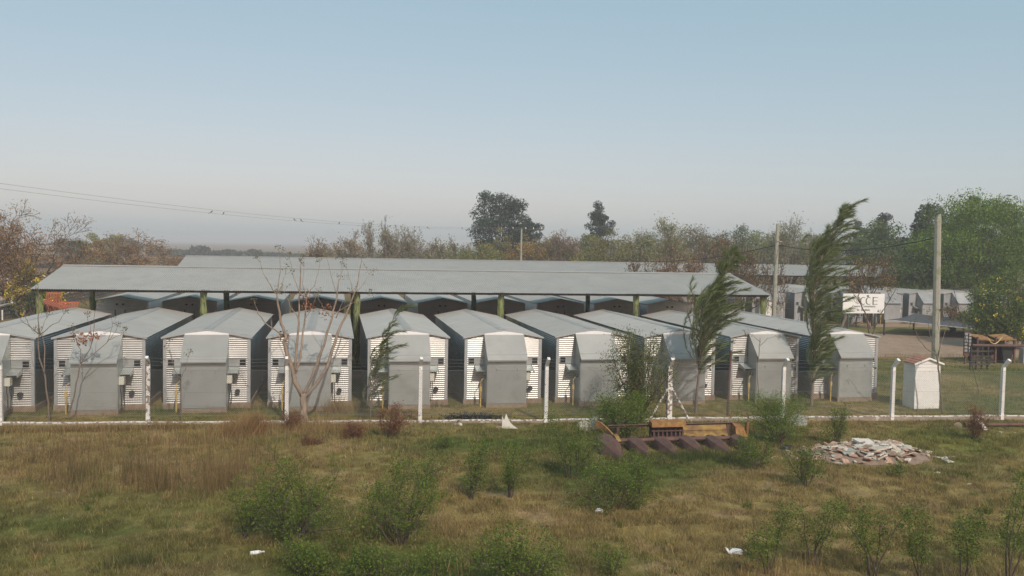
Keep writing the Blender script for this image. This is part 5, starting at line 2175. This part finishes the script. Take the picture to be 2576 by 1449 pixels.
def wpx(px, w, Y):
    return at(px + w / 2, 600, Y)[0] - at(px - w / 2, 600, Y)[0]


# far hazy line of woods
def far_wood(name, label, pts, Y, seed, cols, n=9000, hmul=1.0):
    r = np.random.default_rng(seed)
    C = []
    for (px, yt, w) in pts:
        k = int(n * w / sum(p[2] for p in pts))
        q = at(px, yt, Y)
        W = wpx(px, w, Y) / 2
        h = q[2]
        c = r.normal(size=(k, 3))
        c /= np.linalg.norm(c, axis=1)[:, None]
        c *= (r.random(k) ** .4)[:, None]
        lob = .75 + .4 * vnoise(c[:, 0] * 3 + px, c[:, 2] * 3 + c[:, 1])
        c = c * lob[:, None] * np.array([W * 1.1, W, h * .5]) + np.array([q[0], Y, h * .5])
        C.append(c)
    C = np.concatenate(C)
    C[:, 2] = np.maximum(C[:, 2], .1)
    V, F = leaf_quads(r, C, Y / 420, Y / 700)
    o = np_mesh(name, V, F, MAT['leaf'], colors=leaf_colors(r, len(C), cols, [1] * len(cols)))
    return tag(o, label, 'wood', kind='stuff')


far_wood('distant_wood', 'distant dark line of trees on the hazy plain', [(505, 617, 50), (480, 632, 60), (550, 632, 60), (575, 628, 40), (640, 628, 40), (610, 634, 80), (690, 637, 90), (760, 640, 90), (850, 640, 120), (950, 642, 120), (1060, 640, 120), (300, 600, 120), (420, 628, 110), (180, 610, 80), (160, 600, 40)], 330, 501, [(.04, .055, .035), (.06, .065, .04)], n=14000)
far_wood('distant_wood', 'brown scrub strip in front of the distant trees', [(300, 640, 160), (470, 648, 120), (150, 640, 160), (40, 650, 140), (620, 655, 140), (760, 655, 140), (900, 655, 140), (1040, 652, 140), (1180, 645, 140)], 190, 502, [(.16, .10, .055), (.12, .10, .045), (.2, .12, .06)], n=16000)
far_wood('distant_wood', 'dark far wood showing behind the mixed tree line', [(1400, 610, 160), (1520, 605, 160), (1660, 600, 160), (1800, 590, 180), (1950, 590, 180), (2080, 590, 200), (2240, 590, 200), (2400, 580, 260), (2560, 570, 260)], 230, 503, [(.10, .105, .045), (.13, .115, .05)], n=20000)

# left side
T(40, 500, 74, 601, 'large leafless thorn tree beyond the end of the shelter', ROSY, (3, 3, 2), width=wpx(40, 420, 74), trunk=.22, leaves=7000, leaf=(.07, .035), clump=.35, depth=6, spread=.75, bark='bark_dark', ratio=.78, first=.2, up=.02, rmin=.016)
T(-60, 540, 68, 602, 'leafless thorn tree at the stone wall, half out of view', ROSY, (3, 3, 2), width=wpx(0, 300, 68), trunk=.2, leaves=5000, leaf=(.07, .035), clump=.3, depth=6, spread=.8, bark='bark_dark', first=.2, up=.0, rmin=.016)
T(345, 572, 105, 603, 'leafless reddish tree behind the shelter roof, with spreading twigs', ROSY, (3, 2, 2), width=wpx(345, 270, 105), trunk=.22, leaves=5200, leaf=(.09, .045), clump=.35, depth=6, spread=.75, bark='bark_dark', first=.2, up=.02, rmin=.02)
DT(245, 578, 150, 90, 604, 'pale green tree behind the leafless reddish tree', PALEG, (1, 2, 1), leaves=5000, leaf=(.16, .09), name='green_tree', z0=.1, clumps=40)
DT(195, 590, 150, 60, 605, 'darker green tree beside the pale green tree', [(.08, .09, .05), (.06, .075, .045)], (1, 1), leaves=3500, leaf=(.16, .09), name='green_tree', z0=.1, clumps=30)
DT(290, 580, 160, 60, 606, 'olive tree top peeping behind the leafless reddish tree', PALEG, (1, 2, 1), leaves=3500, leaf=(.16, .09), name='green_tree', z0=.1, clumps=30)
DT(70, 672, 70, 130, 607, 'yellow-flowering bush beyond the stone wall', [(.16, .13, .05), (.12, .10, .05), (.40, .31, .035)], (3, 3, 3), leaves=5200, leaf=(.06, .04), name='flowering_bush', cat='bush', z0=.05, clumps=46, petals=90)
DT(120, 690, 66, 90, 609, 'yellow-flowering bush touching the corner of the shelter roof', [(.16, .13, .05), (.14, .12, .05), (.42, .32, .035)], (3, 3, 3), leaves=4000, leaf=(.06, .04), name='flowering_bush', cat='bush', z0=.05, clumps=40, petals=70)
DT(86, 705, 60, 34, 608, 'small dark cypress standing at the stone wall', [(.04, .058, .028), (.055, .075, .035)], (1, 1), leaves=4500, leaf=(.05, .02), name='cypress', z0=.10, clumps=40, csize=.3, top=1.6)
DT(20, 640, 85, 200, 610, 'brown thicket behind the stone wall', [(.16, .095, .055), (.12, .085, .045), (.2, .12, .06)], (1, 1, 1), leaves=7000, leaf=(.09, .04), name='brown_thicket', cat='bush', z0=.0, clumps=60)
DT(190, 655, 95, 180, 611, 'brown thicket behind the shelter gable', [(.16, .095, .055), (.13, .10, .045), (.2, .12, .06)], (1, 1, 1), leaves=6000, leaf=(.09, .04), name='brown_thicket', cat='bush', z0=.0, clumps=60)
DT(430, 650, 118, 150, 612, 'orange-brown thicket beside the second shelter roof end', [(.22, .12, .055), (.16, .10, .045), (.2, .12, .06)], (1, 1, 1), leaves=5000, leaf=(.1, .05), name='brown_thicket', cat='bush', z0=.0, clumps=50)

# middle: trees behind the second shelter
for i, (px, yt, w, cols, n, lab) in enumerate([
        (810, 590, 110, [(.26, .165, .10), (.20, .14, .07), (.22, .20, .09)], 1500, 'sparse leafless tree with pinkish buds behind the far roof'),
        (865, 575, 120, [(.22, .18, .09), (.19, .17, .075), (.25, .18, .10)], 1900, 'sparse tree with yellowish leaves behind the far roof'),
        (955, 540, 110, PALEG, 2400, 'tallest sparse pale green tree above the far roof'),
        (1030, 568, 140, PALEG, 2200, 'sparse spreading tree beside the tallest pale green tree'),
        (1095, 598, 80, PALEG, 1500, 'small sparse green tree with a v-shaped fork'),
        (1165, 592, 100, [(.14, .16, .06), (.17, .17, .07)], 2800, 'loose green tree before the big dark tree')]):
    T(px, yt, 104 + 2 * i, 620 + i, lab, cols, [1] * len(cols), width=wpx(px, w, 104), trunk=.16, leaves=n, leaf=(.11, .055), clump=.3, depth=6, spread=.6, bark='bark', first=.2, up=.05, rmin=.018, stems=2, name='sparse_tree')
DT(1262, 472, 128, 165, 640, 'big dark evergreen tree rising highest above the roofs', DARKG, (2, 3, 1), leaves=21000, leaf=(.16, .07), z0=.12, clumps=120, csize=.13, name='evergreen_tree', top=.6, drift=-.05)
DT(1325, 530, 130, 90, 641, 'dark evergreen tree joined to the flank of the highest one', DARKG, (2, 3, 1), leaves=8000, leaf=(.16, .07), z0=.1, clumps=60, csize=.16, name='evergreen_tree')
DT(1510, 506, 126, 82, 642, 'dark narrow evergreen rising from the brown tree line', DARKG, (2, 2, 2), leaves=8000, leaf=(.17, .06), z0=.1, clumps=56, csize=.16, name='evergreen_tree', top=1.3)
DT(1215, 610, 108, 150, 643, 'yellow-green bush behind the far roof', [(.15, .16, .04), (.20, .17, .05), (.11, .12, .035)], (2, 1, 2), leaves=7500, leaf=(.10, .05), z0=.0, clumps=60, name='roadside_bush', cat='bush', petals=30)
DT(1330, 585, 106, 120, 644, 'orange-brown leafy tree in front of the highest evergreen', ORNG, (2, 2, 2), leaves=8500, leaf=(.10, .05), z0=.0, clumps=70, name='autumn_tree', petals=40)
DT(1258, 568, 112, 90, 645, 'olive tree in front of the highest evergreen', OLIVE, (1, 2, 2), leaves=5200, leaf=(.10, .05), z0=.0, clumps=50, name='olive_tree')
T(1420, 575, 104, 646, 'leafless forked tree beside the orange-brown tree', BARE, (1, 1, 1), width=wpx(1420, 140, 104), trunk=.16, leaves=1700, leaf=(.10, .05), clump=.3, depth=6, spread=.65, first=.2, up=.04, rmin=.018, stems=2)
DT(1530, 568, 102, 140, 647, 'olive green tree below the narrow evergreen', OLIVE, (3, 2, 1), leaves=8500, leaf=(.10, .05), z0=.05, clumps=70, name='olive_tree')
DT(1440, 630, 103, 120, 648, 'yellow flowering bush low behind the far roof', [(.16, .17, .05), (.30, .24, .04)], (2, 1), leaves=4200, leaf=(.09, .05), z0=.0, clumps=40, name='flowering_bush', cat='bush', petals=60)
T(1640, 545, 100, 649, 'wide pale green feathery tree in the tree line', PALEG, (2, 2, 1), width=wpx(1640, 210, 100), trunk=.18, leaves=9000, leaf=(.11, .05), clump=.4, depth=6, spread=.65, first=.2, up=.04, rmin=.018, stems=2, name='feathery_tree')
DT(1620, 625, 101, 130, 650, 'bush with yellow blossom under the feathery tree', [(.15, .15, .05), (.19, .15, .06), (.34, .26, .04)], (2, 2, 1), leaves=5200, leaf=(.09, .05), z0=.0, clumps=44, name='flowering_bush', cat='bush', petals=60)
# reddish trees in the lane, in front of the second shelter
for i, (px, yt, w, cols, n, Y, lab) in enumerate([
        (1590, 620, 130, ROSY, 1700, 64.6, 'low leafless twiggy tree before the far roof'),
        (1700, 580, 190, ROSY, 5200, 65.0, 'reddish leafless tree with branches against the far roof'),
        (1800, 575, 190, ROSY, 5600, 65.4, 'dense reddish tree in the lane behind the second row'),
        (1880, 590, 160, [(.22, .14, .075), (.17, .12, .06), (.15, .13, .05)], 4600, 65.2, 'reddish tree standing next to the slender pole'),
        (2205, 640, 150, ORNG, 4200, 65.0, 'orange-leaved small tree behind the sign board')]):
    T(px, yt, Y, 660 + i, lab, cols, [1] * len(cols), width=wpx(px, w, Y), trunk=.12, leaves=n, leaf=(.065, .03), clump=.26, depth=6, spread=.75, bark='bark_dark', first=.2, up=.0, rmin=.014, stems=2, name='reddish_tree')
DT(1760, 562, 108, 150, 670, 'brownish olive tree top behind the reddish trees', [(.13, .11, .05), (.16, .12, .055), (.10, .10, .045)], (1, 1, 1), leaves=6500, leaf=(.11, .05), z0=.0, clumps=60, name='olive_tree')
DT(1850, 556, 106, 130, 671, 'green tree behind the reddish trees', GREEN + [(.11, .12, .05)], (1, 1, 1, 1), leaves=6500, leaf=(.11, .05), z0=.0, clumps=60, name='green_tree')
T(1985, 538, 96, 672, 'pale green feathery tree behind the slender pole', PALEG, (2, 2, 1), width=wpx(1985, 170, 96), trunk=.18, leaves=6000, leaf=(.10, .045), clump=.4, depth=6, spread=.65, first=.22, up=.05, rmin=.018, stems=2, name='feathery_tree')
DT(1985, 610, 100, 170, 673, 'brown-green thicket below the pale feathery tree', [(.15, .11, .05), (.12, .11, .045)], (1, 1), leaves=6000, leaf=(.10, .05), z0=.0, clumps=60, name='brown_thicket', cat='bush')
for i, (px, yt, w, cols, lab) in enumerate([
        (1395, 600, 110, OLIVE, 'yellow-olive tree between the orange-brown and forked trees'),
        (1470, 590, 100, [(.13, .15, .045), (.17, .17, .06)], 'soft green tree beside the leafless forked tree'),
        (1590, 578, 110, OLIVE, 'yellow-olive tree behind the wide feathery tree'),
        (1700, 572, 120, [(.17, .15, .06), (.14, .14, .05)], 'tan-olive tree top behind the reddish trees'),
        (1905, 562, 120, [(.12, .15, .045), (.15, .16, .055)], 'light green tree behind the reddish tree by the slender pole'),
        (2070, 590, 120, [(.09, .125, .035), (.12, .14, .045)], 'green tree half hidden by the tallest wind-bent sapling'),
        (1130, 618, 110, [(.14, .16, .05), (.18, .17, .06)], 'low yellow-green bush behind the sparse trees')]):
    DT(px, yt, 114 + i, w, 700 + i, lab, cols, [1] * len(cols), leaves=6500, leaf=(.13, .065), z0=.0, clumps=60, name='olive_tree')
# right
DT(2205, 555, 92, 170, 680, 'rounded green tree behind the orange small tree', [(.062, .10, .026), (.082, .12, .032), (.10, .12, .045)], (3, 3, 1), leaves=16000, leaf=(.14, .075), z0=.05, clumps=110, name='green_tree')
DT(2165, 530, 110, 46, 681, 'dark evergreen top above the rounded green tree, the leaner one', DARKG, (1, 1, 1), leaves=3600, leaf=(.15, .06), z0=.1, clumps=34, csize=.2, name='evergreen_tree', top=1.2)
DT(2222, 523, 110, 66, 682, 'dark evergreen top above the rounded green tree, the fuller one', DARKG, (1, 1, 1), leaves=4600, leaf=(.15, .06), z0=.1, clumps=40, csize=.2, name='evergreen_tree', top=1.2)
DT(2345, 505, 82, 130, 683, 'dark grey-green tree beside the big bright one', [(.036, .050, .032), (.05, .064, .042)], (1, 1), leaves=13000, leaf=(.15, .08), z0=.1, clumps=80, name='evergreen_tree')
DT(2440, 487, 80, 90, 684, 'dark tree crest rising over the big bright tree', [(.036, .050, .032), (.05, .064, .042)], (1, 1), leaves=8000, leaf=(.15, .08), z0=.1, clumps=40, name='evergreen_tree')
DT(2475, 492, 73, 330, 685, 'big bright green spreading tree over the yard', [(.095, .155, .020), (.130, .190, .026), (.070, .110, .020)], (3, 3, 2), leaves=52000, leaf=(.11, .045), z0=.2, clumps=200, csize=.12, trunk=.3)
DT(2300, 640, 74, 150, 686, 'low green tree at the flank of the big bright tree', GREEN, (2, 2, 2), leaves=14000, leaf=(.12, .06), z0=.0, clumps=80)
DT(2525, 690, 50.5, 190, 687, 'green bush with yellow blossoms at the yard corner', [(.07, .105, .024), (.095, .13, .03), (.12, .14, .03)], (3, 3, 1), leaves=20000, leaf=(.075, .038), z0=.05, clumps=90, name='flowering_bush', cat='bush', petals=70)
DT(2400, 770, 60, 90, 688, 'low reddish shrub at the end of the far sheds', [(.16, .085, .045), (.12, .10, .04)], (1, 1), leaves=3000, leaf=(.06, .03), z0=.0, clumps=34, name='low_shrub', cat='bush')
ch = [([(2190, 830), (2180, 795), (2165, 765), (2158, 745)], .05, .035, 0),
      ([(2158, 745), (2175, 715), (2188, 690)], .03, .012, 0),
      ([(2165, 765), (2148, 740), (2140, 720)], .03, .012, .3),
      ([(2190, 830), (2215, 790), (2235, 760), (2255, 725), (2275, 695)], .035, .012, -.3)]
limb_tree('bare_tree', 'leafless forked tree standing before the far sheds', 56.0, ch, 'bark_dark', 12)

# ------------------------------------------------------------------ hazy air
hz = MB().box(-1500, 1500, -60, 3500, -1.5, 17.5)
HZ = bpy.data.materials.new('haze')
HZ.use_nodes = True
nt = HZ.node_tree
for n in list(nt.nodes):
    nt.nodes.remove(n)
out = nt.nodes.new('ShaderNodeOutputMaterial')
pv = nt.nodes.new('ShaderNodeVolumePrincipled')
pv.inputs['Color'].default_value = (.97, .96, .96, 1)
pv.inputs['Density'].default_value = 0.0012
pv.inputs['Anisotropy'].default_value = 0.0
nt.links.new(pv.outputs[0], out.inputs['Volume'])
o = hz.build('haze', HZ)
tag(o, 'thin pale haze lying over the plain', 'haze', kind='stuff')
